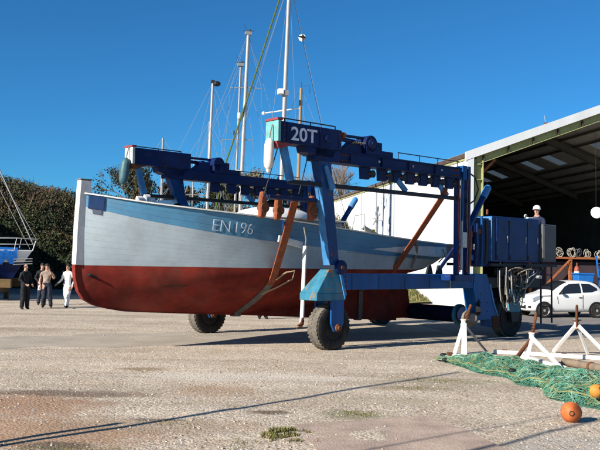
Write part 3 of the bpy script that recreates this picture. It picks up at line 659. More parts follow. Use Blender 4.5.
# bow plates: shadow patch put into dark blue colour on each bow
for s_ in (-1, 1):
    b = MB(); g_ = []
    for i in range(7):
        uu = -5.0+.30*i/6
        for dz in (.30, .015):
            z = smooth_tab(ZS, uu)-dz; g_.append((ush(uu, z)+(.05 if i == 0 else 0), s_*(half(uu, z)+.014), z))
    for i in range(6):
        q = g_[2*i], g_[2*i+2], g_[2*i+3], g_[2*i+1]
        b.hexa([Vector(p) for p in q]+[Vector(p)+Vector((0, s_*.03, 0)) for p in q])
    b.build('bow_shade_plate', bow_shade_m, boat, smooth=True)['label'] = 'dark blue plate standing for the shadow patch at the bow'
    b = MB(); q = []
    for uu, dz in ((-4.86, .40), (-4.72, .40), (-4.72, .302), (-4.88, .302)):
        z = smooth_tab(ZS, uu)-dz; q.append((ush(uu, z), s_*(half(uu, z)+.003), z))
    b.hexa([Vector(p) for p in q]+[Vector(p)+Vector((0, s_*.025, 0)) for p in q]).build('shade_notch_pad', slate_m, boat)  # notch under the bow shadow, built as a slate-coloured pad
sign_m = M('white_sign_paint', (.48, .54, .60), .6, .3, 9, rust=.28, rustcol=(.10, .22, .32))
for word, ua, ub_ in (('EN', -2.52, -2.12), ('196', -1.97, -1.54)):
    me = text_mesh(word, .3, -.006, .004); me.materials.append(sign_m)
    bm = bmesh.new(); bm.from_mesh(me); bmesh.ops.subdivide_edges(bm, edges=bm.edges, cuts=1); bm.to_mesh(me); bm.free()
    xs = [v.co.x for v in me.vertices]; ys = [v.co.y for v in me.vertices]
    for v in me.vertices:
        fx = (v.co.x-min(xs))/(max(xs)-min(xs)); fy = (v.co.y-min(ys))/(max(ys)-min(ys)); u = ua+(ub_-ua)*fx
        z = smooth_tab(ZS, u)-.42+.25*fy; v.co = (u, -(half(u, z)+.012+v.co.z), z)
    o = bpy.data.objects.new('lettering', me); COL.objects.link(o); o.parent = boat; o['label'] = 'white %s lettering on the blue bulwark' % word
MB().hexa([(-4.62, -half(-4.62, 2.46)-.003, 2.45), (-4.30, -half(-4.30, 2.58)-.003, 2.575), (-4.30, -half(-4.30, 2.58)+.03, 2.575), (-4.62, -half(-4.62, 2.46)+.03, 2.45), (-4.62, -half(-4.62, 2.47)-.003, 2.47), (-4.30, -half(-4.30, 2.59)-.003, 2.59), (-4.30, -half(-4.30, 2.59)+.03, 2.59), (-4.62, -half(-4.62, 2.47)+.03, 2.47)]).build('scratch', slate_m, boat)
# deck gear
MB().box(.35, 2.05, -.85, .85, 2.55, 3.10).build('deckhouse', M('grey_white_deckhouse', (.42, .45, .48), .6, .15, 4, dirt=.2), boat, bev=.03)
MB().box(.28, 2.12, -.92, .92, 3.102, 3.15).build('deckhouse_roof', white_w, boat, bev=.012)
MB().box(.9, 1.8, -.6, .6, 3.152, 3.2).build('wooden_hatch', rust2, boat)
dg = MB()
for i in range(9):
    t = i/8*2-1; L_ = 1.35; wv = .55*(1-abs(t)**2.4)+.02; hh = .26*(1-abs(t)**3)+.02
    dg.v += [(-.15+t*L_, -.72+wv*math.cos(a)*-1, 2.86+hh*math.sin(a)) for a in [math.pi*j/8 for j in range(9)]]
for i in range(8):
    for j in range(8): dg.f.append([i*9+j, i*9+j+1, (i+1)*9+j+1, (i+1)*9+j]); dg.mi.append(0)
dgo = dg.build('upturned_dinghy', white, None, smooth=2); dgo.location = lw(0, BV, .26); dgo.rotation_euler = (0, 0, TH)
tag(dgo, 'small white upturned dinghy lying on the deck of the blue and white boat', 'dinghy')
for u, h_ in ((-3.87, .34), (-3.68, .42), (-3.55, .3)):
    b = MB().tube([(u, -.35, 2.9), (u, -.35, 3.2+h_*.6)], .055, 8); b.tube([(u-.03, -.35, 3.2+h_*.6), (u+.1, -.35, 3.2+h_*.62)], .05, 8); b.build('mooring_bitt', white, boat, smooth=True)
tp = MB()
for i in range(9):
    for j in range(5):
        u = -3.35+.85*i/8; v = -.55+1.1*j/4; z = 3.22+.24*math.exp(-((u+2.95)/.22)**2)-.25*(abs(v)/.55)**2*.4+.03*noise.noise((u*5, v*5, 0)); tp.v.append((u, v, z))
for i in range(8):
    for j in range(4): tp.f.append([i*5+j, i*5+j+1, (i+1)*5+j+1, (i+1)*5+j]); tp.mi.append(0)
tp.build('hatch_cover', M('dark_blue_canvas', (.02, .06, .12), .7, .3, 6), boat, smooth=2)
MB().box(-3.3, -2.55, -.5, .5, 2.8, 3.2).build('fore_hatch', wood, boat)
MB().bar((3.03, -.6, 3.05), (4.3, -.3, 2.70), .09, .10).build('tiller', M('pale_ash_wood', (.55, .50, .42), .6, .2, 6), boat)
b = MB().box(3.46, 3.62, -.55, -.35, 2.4, 3.0); b.build('yellow_post', M('faded_yellow_paint', (.55, .42, .12), .6, .3, 6), boat, bev=.02)
MB().box(3.3, 3.75, -.8, -.2, 2.4, 2.72).build('engine_box', M('cream_paint', (.6, .55, .42), .6, .2, 6), boat, bev=.03)
b = MB().tube([(-.83, -1.85, 3.04), (-.83, -1.86, 2.55)], .022, 6); b.build('hanging_pole', alu_d, boat)
MB().bar((-.83, -1.83, 3.02), (-.83, -1.86, 2.78), .07, .05).build('pole_sleeve', navy2, boat)
b = MB().bar((-.95, -1.80, 2.58), (-.25, -1.86, 2.44), .05, .16); b.build('rubbing_board', white_w, boat, bev=.01)
for u in (5.9, 6.6):
    MB().tube([(u, -half(u, 2.5)-.05, 2.50), (u+.05, -half(u, 2.5)-.08, 2.3), (u-.02, -half(u, 2.3)-.05, 2.1)], .02, 6).build('rope', rope_m, boat)
pts = [(1.4+3.4*i/20, -(half(1.4+3.4*i/20, 2.26)+.015), 2.30-.004*i-.02*math.sin(i*.15)) for i in range(21)]
MB().tube(pts, .012, 5).build('rope', pale_wire, boat)
MB().tube([(2.2, -1.0, 2.8), (2.25, -1.1, 3.3), (2.5, -1.2, 3.35), (2.55, -1.2, 2.8)], .015, 6).build('deck_hoop', alu, boat, smooth=True)
pts = [(4.6+.02*i, -1.45-.02*i, 2.62+.28*math.sin(i*math.pi/12)) for i in range(13)]
MB().tube([(3.85, -half(3.85, 2.6)+.02, 2.66), (4.05, -half(4.05, 2.6)-.06, 2.72), (4.25, -half(4.25, 2.5)-.09, 2.58), (4.36, -half(4.36, 2.3)-.08, 2.3), (4.38, -half(4.38, 2.0)-.06, 1.92)], .035, 6).build('fender_strap', rope_m, boat, smooth=True)
MB().prism([(-4.93, 1.70), (-4.76, 1.63), (-4.77, 1.60), (-4.94, 1.66)], UZ, -.26, -.05).build('bow_iron', blackm, boat)
MB().hexa([(-3.4, -half(-3.4, 1.42)-.004, 1.42), (-2.85, -half(-2.85, 1.42)-.004, 1.42), (-2.85, -half(-2.85, 1.42)+.05, 1.42), (-3.4, -half(-3.4, 1.42)+.05, 1.42), (-3.35, -half(-3.35, 1.45)-.004, 1.45), (-2.8, -half(-2.8, 1.47)-.004, 1.47), (-2.8, -half(-2.8, 1.47)+.05, 1.47), (-3.35, -half(-3.35, 1.45)+.05, 1.45)]).build('scuff_plate', dark_red_rust, boat)
# white hanging fender plank beside the front wheel
fp = thing('fender_plank', 'long white plank hung upright on rope between red hull and near front wheel', 'plank', lw(-.43, .42, .56), TH)
MB().bar((0, 0, 0), (.06, 0, 1.86), .11, .045, up=(1, 0, 0)).build('plank', white_w, fp, bev=.006)
MB().tube([(.06, 0, 1.84), (.09, 0, 2.0), (.1, .1, 2.3)], .016, 6).build('rope', rope_m, fp)
b = MB()
for k in range(5): b.tube([(-.2+.03*k, -.05, -.06+.06*(k % 2)), (-.05, -.07, -.02+.05*k), (.02, -.04, .1)], .02, 6)
b.build('rusty_chain', rust, fp)

# ------------------------------------------------------------------ slings that carry the boat
def strap(name, label, u, du, pts_near, m, wd=.17):
    o = thing(name, label, 'sling', lw(u, 0), TH, None)
    def ribbon(pts, nm, mm, th=.025):
        b = MB()
        for a, c in zip(pts, pts[1:]): b.bar(a, c, th, wd, up=(1, 0, 0))
        return b.build(nm, mm, o)
    return o, ribbon
def hull_path(u, z0, z1, sgn, n=8, off=.03):
    return [(0, BV-sgn*(half(u, z0+(z1-z0)*i/n)+off), z0+(z1-z0)*i/n) for i in range(n+1)]
for u, lab, ztop in ((-.82, 'rusty orange lifting sling under the forward half of the boat', 3.4), (3.5, 'narrow orange lifting sling under the stern of the boat', 3.88)):
    o, rib = strap('lifting_sling', lab, u, 0, None, strap_m, .20 if u < 0 else .15)
    o['group'] = 'slings carrying the boat'
    k0 = lerp_tab([(a, c) for a, c in low_o], u)
    near = hull_path(u, 1.72, smooth_tab(ZR, u)+.04, 1)+[(0, BV-.11, k0+.1), (0, BV-.08, k0-.02)]
    lean = -.16 if u < 0 else .0
    topn = (-.38 if u < 0 else 0, -.15 if u < 0 else -HB, ztop)
    rib([topn, (topn[0]*.5, (topn[1]+near[0][1])/2-.02, (ztop+near[0][2])/2), near[0], near[1], near[2]], 'orange_strap', strap_m)
    rib(near[2:]+[(0, BV+.08, k0-.02), (0, BV+.11, k0+.1)]+hull_path(u, smooth_tab(ZR, u)+.04, 1.72, -1), 'wet_strap', strap_g)
    rib([hull_path(u, 1.72, 1.8, -1)[0], (lean*-1.4, W-topn[1], ztop)], 'orange_strap', strap_m)
    if u < 0:
        MB().tube([(-.05, near[4][1]-.05, near[4][2]), (.25, near[3][1]-.10, near[3][2]+.05), (.5, near[1][1]-.14, near[1][2]+.02), (.52, near[0][1]-.12, near[0][2]+.10), (.3, near[0][1]-.07, near[0][2]+.06), (.06, near[1][1]-.05, near[1][2])], .02, 6).build('rope_loop', loop_m, o, smooth=True)
        MB().box(-1.35, .05, -.45, -.15, 3.40, 3.48).build('spreader_bar', navy, o, bev=.01)
        for du, vv in ((-1.38, -.25), (.04, -.25), (-.62, .15)):
            h = MB(); h.prism([(du-.06, 3.55), (du+.06, 3.55), (du+.10, 3.4), (du+.09, 3.05), (du+.04, 2.98), (du-.11, 2.98), (du-.09, 3.35)], lambda a, c, d: (a, d, c), vv-.06, vv+.06); h.build('rusty_block', strap_m, o, bev=.03)
            MB().lathe([(.05, -.08), (.11, -.08), (.11, .08), (.05, .08)], (du+.02, vv, 3.2), (0, 1, 0), 12).build('pulley', rust, o, smooth=True)
    else:
        MB().prism([(-.1, 4.02), (.1, 4.02), (.07, 3.84), (-.07, 3.84)], lambda a, c, d: (a, d, c), -HB-.05, -HB+.05).build('rusty_block', rust, o)
        MB().bar((.13, -HB+.02, 3.86), (.11, near[0][1]-.02, near[0][2]), .015, .06, up=(1, 0, 0)).build('orange_strap', strap_m, o)

# ------------------------------------------------------------------ hanging fenders
def fender(name, label, loc, h, r, m, tilt):
    o = thing(name, label, 'fender', loc, TH, 'fenders hung from the hoist arms')
    prof = [(.02, 0), (r*.45, .015), (r*.85, .07), (r, .16), (r*1.03, h/2), (r, h-.16), (r*.85, h-.07), (r*.45, h-.015), (.02, h)]
    d = Vector(tilt).normalized()
    bo = MB().lathe(prof, (0, 0, 0), d, 16).build('body', m, o, smooth=2)
    MB().lathe([(.05, 0), (.035, -.05), (.02, -.07)], (0, 0, .01), d, 8).build('eye', m, bo)
    MB().tube([d*h, d*h+Vector((.02, 0, .12)), d*h+Vector((.07, 0, .3))], .014, 6).build('rope', rope_m, o)
fender('fender', 'off-white fender hanging beside the teal end of the 20T beam', lw(-2.36, -.62, 3.98), .68, .105, fender_w, (.03, 0, 1))
fender('fender', 'dark teal fender hanging from the far hoist arm above the bow', lw(-2.42, 5.55, 4.02), .74, .125, fender_t, (.12, 0, 1))

# ------------------------------------------------------------------ people
def person(label, loc, face, J, cols, hat=None, extra=None, hair=True, bald=False):
    """J: joints dict; cols: materials (skin, top, bottom, shoe); face: heading angle of local -Y"""
    root = thing('person', label, 'person', loc, face)
    V = []; E_ = []; Rr = []; tagv = []
    def add(p, r, par, tg):
        V.append(p); Rr.append(r); tagv.append(tg)
        if par is not None: E_.append((par, len(V)-1))
        return len(V)-1
    pel = add((0, .0, .96) if 'pel' not in J else J['pel'], (.155, .115), None, 'bot')
    wa = add(J.get('waist', (0, 0, 1.10)), (.145, .105), pel, 'top')
    che = add(J.get('chest', (0, 0, 1.28)), (.165, .115), wa, 'top')
    shc = add(J.get('shc', (0, .01, 1.42)), (.13, .09), che, 'top')
    nk = add(J.get('neck', (0, .0, 1.51)), (.055, .055), shc, 'skin')
    hd = Vector(J.get('head', (0, -.015, 1.645)))
    h0 = add(tuple(hd-Vector((0, -.0, .055))), (.072, .082), nk, 'skin'); h1 = add(tuple(hd+Vector((0, .01, .05))), (.080, .092), h0, 'skin'); add(tuple(hd+Vector((0, .005, .098))), (.04, .05), h1, 'skin')
    for s_, nm in ((-1, 'R'), (1, 'L')):
        sh = add(J.get('sh'+nm, (s_*.18, 0, 1.40)), (.062, .062), shc, 'top')
        el = add(J['el'+nm], (.046, .046), sh, 'top' if J.get('long', 1) else 'arm')
        wr = add(J['wr'+nm], (.032, .03), el, 'top' if J.get('long', 1) else 'arm')
        ha = Vector(J['wr'+nm]); d = (ha-Vector(J['el'+nm])).normalized(); pm = ha+d*.07
        pa = add(tuple(pm), (.042, .02), wr, 'skin')
        sd_ = d.cross(Vector((0, 1, 0))); sd_ = sd_.normalized() if sd_.length > .2 else Vector((1, 0, 0))
        for k, (o_, ln) in enumerate(((-.032, .066), (-.011, .078), (.011, .074), (.031, .058))):
            q = pm+d*.03+sd_*o_; f1 = add(tuple(q), (.011, .011), pa, 'skin'); f2 = add(tuple(q+d*ln*.55+Vector((0, -.006, 0))), (.0095, .0095), f1, 'skin'); add(tuple(q+d*ln+Vector((0, -.02, 0))), (.008, .008), f2, 'skin')
        q = ha+d*.03+sd_*.035; t1 = add(tuple(q), (.012, .012), pa, 'skin'); add(tuple(q+sd_*.03+d*.035), (.01, .01), t1, 'skin')
        hp = add(J.get('hip'+nm, (s_*.10, 0, .90)), (.10, .105), pel, 'bot')
        kn = add(J['kn'+nm], (.080, .082), hp, 'bot'); an = add(J['an'+nm], (.068, .07), kn, 'bot')
        a = Vector(J['an'+nm]); hl = add((a.x, a.y+.02, .045), (.046, .045), an, 'shoe')
        add((a.x+s_*.02, a.y-.12, .035), (.045, .034), hl, 'shoe')
    me = bpy.data.meshes.new('body'); me.from_pydata(V, E_, []); o = bpy.data.objects.new('body', me); COL.objects.link(o)
    for i, tg in enumerate(tagv):
        k = {'top': 1.16, 'bot': 1.2, 'arm': 1.05, 'shoe': 1.1}.get(tg, 1); Rr[i] = (Rr[i][0]*k, Rr[i][1]*k)
    md = o.modifiers.new('skin', 'SKIN'); md.use_smooth_shade = True; md.branch_smoothing = .4
    for i, sv in enumerate(me.skin_vertices[0].data): sv.radius = Rr[i]; sv.use_root = (i == 0)
    sb = o.modifiers.new('sub', 'SUBSURF'); sb.levels = sb.render_levels = 2
    bpy.context.view_layer.update()
    m2 = bpy.data.meshes.new_from_object(o.evaluated_get(bpy.context.evaluated_depsgraph_get())); m2.name = 'body'
    bpy.data.objects.remove(o)
    order = {'skin': 0, 'top': 1, 'bot': 2, 'shoe': 3}
    m2.materials.clear()
    for m in cols: m2.materials.append(m)
    vv = [Vector(p) for p in V]
    segs = [(vv[a], vv[b_], tagv[a], tagv[b_]) for a, b_ in E_]
    for p in m2.polygons:
        best = None
        for a, b_, ta, tb in segs:
            ab = b_-a; t = max(0, min(1, (p.center-a).dot(ab)/max(1e-9, ab.length_squared))); dd = (p.center-(a+ab*t)).length
            if best is None or dd < best[0]: best = (dd, ta if t < .5 else tb, ta, tb, t)
        tg = best[1]
        if tg == 'arm' or (best[3] == 'arm'): tg = 'top' if (best[2] == 'top' and best[4] < .55) else 'skin'
        if {best[2], best[3]} == {'bot', 'top'}: tg = 'top' if best[4] > .2 else 'bot'
        if best[2] == 'top' and best[3] == 'skin': tg = 'skin' if best[4] > (.6) else 'top'
        p.material_index = order[tg]; p.use_smooth = True
    for v in m2.vertices:
        if v.co.z < 1.44 and v.co.z > .1 and abs(v.co.x) < .5: v.co += noise.noise_vector((v.co.x*4+loc[0], v.co.y*4, v.co.z*5))*.022+noise.noise_vector((v.co.x*9+loc[0], v.co.y*9, v.co.z*7))*0.022
    o = bpy.data.objects.new('body', m2); COL.objects.link(o); o.parent = root
    # face
    yaw = J.get('yaw', 0); Rm = Matrix.Rotation(yaw, 3, 'Z')
    def hp_(x, y, z): return hd+Rm@Vector((x, y, z))
    MB().ball(hp_(0, -.088, -.012), .016, 8, 6, sc=(.8, 1.2, 1.5)).build('nose', cols[0], root, smooth=2)
    for s_ in (-1, 1):
        MB().ball(hp_(s_*.031, -.074, .018), .007, 8, 6).build('eye', hair_m, root, smooth=2)
        MB().ball(hp_(s_*.078, .005, .0), .022, 8, 6, sc=(.4, .8, 1.3)).build('ear', cols[0], root, smooth=2)
    MB().ball(hp_(0, -.08, -.052), .018, 8, 6, sc=(1.2, .5, .3)).build('mouth', M('lip', (.28, .11, .09), .6, .1, 9), root, smooth=2)
    if hat:
        h = MB(); h.lathe([(.118, 0), (.116, .035), (.10, .085), (.06, .118), (.01, .128)], hp_(0, .0, .055), (0, 0, 1), 18); ho = h.build('hard_hat', hat, root, smooth=2)
        h = MB(); h.lathe([(.128, 0), (.128, .012)], hp_(0, .0, .046), (0, 0, 1), 18); q = hp_(0, -.12, .052); h.ball(q, .075, 12, 6, sc=(1, .7, .12)); h.build('hat_brim', hat, ho)
    elif hair:
        h = MB(); n_ = 14
        h.ball(hp_(0, .022, .05 if not bald else .0), .096, n_, 8, sc=(.93, 1.0, .92 if not bald else .7)); h.build('hair', hair_m, root, smooth=2)
    if extra: extra(root, hd)
    return root
ST = dict(knR=(-.10, -.02, .50), knL=(.10, -.02, .50), anR=(-.12, .02, .09), anL=(.12, .02, .09))
# heading: local -Y is the way they face
person('man in black jacket and trousers with receding hair, leftmost by the bow', (-10.63, 32.1, 0), R(55),
       dict(ST, elR=(-.27, .02, 1.14), wrR=(-.16, -.18, 1.0), elL=(.27, .03, 1.14), wrL=(.2, -.14, .98)), (skin_m, cl_black, cl_black, black), bald=True)
person('person in beige short-sleeved top and dark jeans with one hand raised to the face', (-10.17, 33.3, 0), R(15),
       dict(ST, knL=(.13, -.04, .50), anL=(.19, -.02, .09), elR=(-.26, .02, 1.13), wrR=(-.25, -.06, .90), elL=(.29, -.10, 1.17), wrL=(.13, -.19, 1.46), long=0), (skin_m, cl_beige, cl_jean, black),
       extra=lambda r_, h_: MB().hexa([(-.33, -.1, .70), (-.21, -.1, .70), (-.21, -.04, .72), (-.33, -.04, .72), (-.31, -.09, .90), (-.23, -.09, .90), (-.23, -.05, .90), (-.31, -.05, .90)]).build('cloth_in_hand', cl_white, r_, bev=.015))
person('man in white coverall walking past the red bow', (-9.40, 33.6, 0), R(-20),
       dict(ST, knL=(.10, -.16, .52), anL=(.12, -.18, .09), knR=(-.10, .02, .49), anR=(-.14, .16, .09), elR=(-.30, .04, 1.16), wrR=(-.37, -.14, 1.0), elL=(.27, .05, 1.14), wrL=(.27, -.06, .92)), (skin_m, cl_white, cl_white, cl_jean))
person('person hidden behind the hull, only black boots showing under the keel', (-1.25, 29.2, 0), R(20),
       dict(ST, elR=(-.27, .02, 1.14), wrR=(-.22, -.12, .95), elL=(.27, .03, 1.14), wrL=(.2, -.14, .95)), (skin_m, cl_navy, cl_black, black))
person('person in dark clothes standing behind and between the two bareheaded men on the left', (-10.95, 35.2, 0), R(30),
       dict(ST, elR=(-.27, .02, 1.14), wrR=(-.2, -.14, 1.0), elL=(.27, .03, 1.14), wrL=(.2, -.14, .98)), (skin_m, cl_black, cl_jean, black))
p_ = lw(9.32, .45, 2.13)
person('hoist operator in navy overalls and white hard hat standing behind the control panel', p_, TH-R(72),
       dict(ST, elR=(-.26, -.10, 1.16), wrR=(-.18, -.36, 1.20), elL=(.25, -.1, 1.16), wrL=(.14, -.34, 1.16), head=(0, -.03, 1.645)), (skin_m, cl_navy, cl_navy, black), hat=white)
cr = thing('control_handset', 'small white control handset resting on the edge of the engine cabinet', 'controller', lw(8.32, .1, 3.47), TH)
MB().box(-.1, .16, -.06, .06, 0, .05).build('body', white, cr, bev=.012)
MB().lathe([(.055, 0), (.06, .02), (.055, .04), (.03, .04), (.03, 0)], (-.12, 0, .08), (0, 1, .2), 12).build('dial', endpale, cr)
MB().bar((.16, 0, .035), (.42, 0, .06), .03, .03).build('handle', white, cr)

# ------------------------------------------------------------------ SHED
SC = Vector((7.68, 38, 0)); FD = Vector((.9851, .172, 0)); SDp = Vector((-.172, .9851, 0))
SANG = math.atan2(FD.y, FD.x)
shed = thing('boat_shed', 'large white clad boat shed with wide open dark doorway and pitched roof', 'shed', SC, SANG)   # local x along the front, y into the shed
EV, RG, AP, DL = 7.2, 10.06, 7.6, 36.0
WID = 15.2; slope = (RG-EV)/AP
# side wall, one cladding sheet after another
y = 0.02
for k in range(9):
    y1 = min(y+4.0, DL)
    pb = MB().box(0, .16, y+.012, y1-.012, 0, EV-.22)
    q = y+.25
    while q < y1-.2: pb.hexa([(-.03, q+.02, .05), (.002, q-.03, .05), (.002, q+.11, .05), (-.03, q+.06, .05), (-.03, q+.02, EV-.31), (.002, q-.03, EV-.31), (.002, q+.11, EV-.31), (-.03, q+.06, EV-.31)]); q += .4
    pb.build('wall_panel', shed_w, shed)
    MB().box(.02, .15, y1-.012, y1+.012, 0, EV-.24).build('wall_joint', greyp, shed)
    if k in (2, 4, 7): MB().tube([(-.06, y1-.3, .1), (-.06, y1-.3, EV-.3)], .03, 8).build('downpipe', M('pale_grey_pipe', (.5, .5, .5), .6, .1, 3), shed, smooth=True)
    y = y1
MB().box(-.10, .22, -.1, DL, EV-.20, EV+.02).build('gutter', roof_edge, shed, bev=.02)
MB().box(-.05, .20, .05, DL, EV-.30, EV-.205).build('eave_trim', olive, shed)
# other walls
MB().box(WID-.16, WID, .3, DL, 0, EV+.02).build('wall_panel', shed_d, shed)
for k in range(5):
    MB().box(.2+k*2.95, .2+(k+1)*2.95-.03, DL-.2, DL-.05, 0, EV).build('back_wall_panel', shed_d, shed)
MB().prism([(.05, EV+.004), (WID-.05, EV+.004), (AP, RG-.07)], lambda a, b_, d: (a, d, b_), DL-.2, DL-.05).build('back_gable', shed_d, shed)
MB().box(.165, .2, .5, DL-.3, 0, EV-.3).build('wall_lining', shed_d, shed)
# roof: left slope whole, right slope in sheets with translucent rooflights let in
def sl_pt(s_, y, off=0): return (AP+s_, y, RG-slope*abs(s_)+off)
def roof_sheet(s0, s1, y0, y1, name, m, th=.06):
    p = [sl_pt(s0, y0), sl_pt(s1, y0), sl_pt(s1, y1), sl_pt(s0, y1)]
    return MB().hexa([Vector(q)-Vector((0, 0, th)) for q in p]+[Vector(q) for q in p]).build(name, m, shed)
roof_sheet(-AP-.1, 0, -.05, DL+.1, 'roof_slope', roof_m)
trans = bpy.data.materials.new('translucent_rooflight'); trans.use_nodes = True; t = trans.node_tree
tr = N(t, 'ShaderNodeBsdfTranslucent'); tr.inputs[0].default_value = (.55, .60, .60, 1); df = N(t, 'ShaderNodeBsdfDiffuse'); df.inputs[0].default_value = (.3, .32, .33, 1)
mx = N(t, 'ShaderNodeMixShader', Fac=.6); t.links.new(df.outputs[0], mx.inputs[1]); t.links.new(tr.outputs[0], mx.inputs[2]); t.links.new(mx.outputs[0], t.nodes['Material Output'].inputs[0])
lights = [(2.95, 4.25), (5.95, 7.25), (9.15, 9.55), (12.1, 13.25), (15.2, 16.3), (17.75, 18.15), (20.95, 22.2), (24.0, 25.2)]
roof_sheet(0, 2.48, -.05, DL+.1, 'roof_slope', roof_m); roof_sheet(3.9, AP+.1, -.05, DL+.1, 'roof_slope', roof_m)
yp = -.05
for y0, y1 in lights+[(DL+.1, None)]:
    roof_sheet(2.485, 3.895, yp, y0-.004, 'roof_sheet', roof_m)
    if y1:
        roof_sheet(2.485, 3.895, y0, y1-.004, 'rooflight', trans, .02); yp = y1
# front: portal posts, rafters, white barge boards, stiffeners
MB().box(-.02, .30, -.14, .16, 0, EV-.12).build('corner_board', shed_w, shed, bev=.01)
po = MB().box(.36, .40, -.05, .35, 0, 6.95); po.box(.40, .76, .12, .17, 0, 6.93); po.box(.76, .80, -.05, .35, 0, 6.9)
pst = po.build('portal_post', olive, shed)
for z in (1.6, 3.2, 4.8, 6.0, 6.7): MB().box(.402, .758, -.03, .118, z-.012, z+.012).build('stiffener', olive, pst)
MB().box(WID-.8, WID-.36, -.05, .35, 0, 6.9).build('portal_post', olive, shed)
MB().box(WID-.30, WID+.02, -.14, .16, 0, EV-.12).build('corner_board', shed_w, shed)
for s_ in (-1, 1):
    def q(s, y, dz): return (AP+s_*s, y, RG-slope*s+dz)
    b = MB(); b.hexa([q(0, -.16, -.30), q(AP+.12, -.16, -.30), q(AP+.12, -.06, -.30), q(0, -.06, -.30), q(0, -.16, .10), q(AP+.12, -.16, .10), q(AP+.12, -.06, .10), q(0, -.06, .10)]); b.build('barge_board', shed_w, shed)
    for off in (.0, 8.2, 16.8, 25.4):
        b = MB()
        for dz0, dz1, y0, y1 in ((-.34, -.31, -.04, .30), (-.66, -.34, .10, .14), (-.69, -.66, -.04, .30)):
            b.hexa([q(.0, off+y0, dz0), q(AP-.5, off+y0, dz0), q(AP-.5, off+y1, dz0), q(0, off+y1, dz0), q(0, off+y0, dz1), q(AP-.5, off+y0, dz1), q(AP-.5, off+y1, dz1), q(0, off+y1, dz1)])
        rf = b.build('rafter', olive if off == 0 else shed_d, shed)
        if off == 0:
            for k in range(6):
                s = .55+k*1.24; MB().hexa([q(s, -.03, -.655), q(s+.05, -.03, -.655), q(s+.05, .098, -.655), q(s, .098, -.655), q(s, -.03, -.345), q(s+.05, -.03, -.345), q(s+.05, .098, -.345), q(s, .098, -.345)]).build('stiffener', roof_edge, rf)
for s in (.5, 1.4, 2.3, 4.1, 5.0, 5.9, 6.8):
    for s_ in (-1, 1):
        MB().box(AP+s_*s-.04, AP+s_*s+.04, .2, DL-.3, RG-slope*s-.22, RG-slope*s-.10).build('purlin', shed_d, shed)
MB().bar((.42, .3, 5.9), (1.5, .3, 7.0), .08, .12).build('knee_brace', rust2, shed)
an = thing('roof_aerial', 'thin whip aerial standing on the white barge board of the shed', 'aerial', SC+FD*3.9+Vector((0, 0, RG-slope*3.7+.1)), SANG)
MB().tube([(0, 0, 0), (-.08, 0, .42)], .012, 5).build('whip', pale_wire, an); MB().box(-.06, .06, -.05, .05, -.03, .06).build('foot', rust, an)
# star mark and little squiggle on the side wall
sm = M('pale_grey_mark', (.32, .33, .34), .8, .2, 9)
stt = thing('wall_star', 'thin grey six-armed star fixed to the white side wall of the shed', 'wall decoration', SC+SDp*15.63+Vector((-.03, -.005, 4.9)), SANG)
for k in range(6):
    a = k*math.pi/3+.3; MB().bar((0, 0, 0), (0, 1.25*math.cos(a), .5*math.sin(a)), .03, .045).build('arm', sm, stt)
sq = thing('wall_bracket', 'small twisted grey bracket beside the star on the white wall', 'bracket', SC+SDp*12.6+Vector((-.03, -.005, 4.3)), SANG)
MB().tube([(0, .1, -.3), (0, -.2, .1), (0, .15, .2), (0, -.05, .6)], .04, 6).build('stem', sm, sq); MB().tube([(0, -.3, 0), (0, .3, .35)], .03, 6).build('bar', sm, sq)
# round white disc hanging in the doorway
ds = thing('hanging_lamp', 'round white dome lamp hanging inside the dark doorway at the right edge', 'lamp', SC+FD*6.86+SDp*.6+Vector((0, 0, 4.4)), SANG)
MB().lathe([(.02, -.12), (.17, -.10), (.27, -.02), (.28, .02), (.2, .08), (.05, .1)], (0, 0, .28), (-.3, -1, .1), 18).build('shade', white, ds, smooth=True)
MB().tube([(0, .05, .3), (0, .1, 4.2)], .006, 5).build('cable', black, ds)

# ------------------------------------------------------------------ things in the doorway
def shp(x, y, z=0): return SC+FD*x+SDp*y+Vector((0, 0, z))
rk = thing('steel_rack', 'rust orange steel rack with a braced post inside the doorway behind the white car', 'rack', shp(4.2, 2.2), SANG)
for x in (0, 2.15, 4.4): MB().box(x-.07, x+.07, -.07, .07, 0, 2.42).build('post', rust2, rk)
MB().box(-1.2, 4.6, -.06, .06, 2.43, 2.53).build('rail', rust2, rk); MB().box(-1.2, 4.6, -.05, .05, .5, .6).build('rail', rust, rk)
MB().bar((.6, -.08, .9), (2.1, -.08, 2.38), .05, .09).build('brace', rust2, rk)
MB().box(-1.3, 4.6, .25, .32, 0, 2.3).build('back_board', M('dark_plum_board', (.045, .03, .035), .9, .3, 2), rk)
coil_r = random.Random(8)
for k in range(6):
    cx = 5.42+.5*k+coil_r.uniform(-.1, .1)
    co = thing('cable_coil', 'coil of cable on the rusty rack rail, '+('leftmost of the six', 'second from the left', 'third from the left', 'third from the right', 'second from the right', 'rightmost of the six')[k], 'cable', shp(cx, 2.2, 2.54), SANG, 'cable coils on the rack')
    b = MB()
    for j in range(5):
        r_ = coil_r.uniform(.11, .24); a0 = coil_r.uniform(0, 6); e = coil_r.uniform(.4, .9)
        b.tube([(r_*e*math.cos(a0+t), .05*j+.1*math.sin(t), r_*.95+r_*math.sin(a0+t)) for t in [i*6.28/14 for i in range(14)]], .016, 5)
    b.build('loops', hose_p if k % 3 else greyp, co)
cb_ = thing('plastic_bin', 'bright blue plastic bin in the doorway behind the car roof', 'bin', shp(6.5, 1.2), SANG)
cb_.scale = (.82, .82, .95)
MB().hexa([(-.42, -.3, .0), (.42, -.3, .0), (.42, .3, .0), (-.42, .3, .0), (-.5, -.36, 1.75), (.5, -.36, 1.75), (.5, .36, 1.75), (-.5, .36, 1.75)]).build('body', crate_b, cb_, bev=.03)
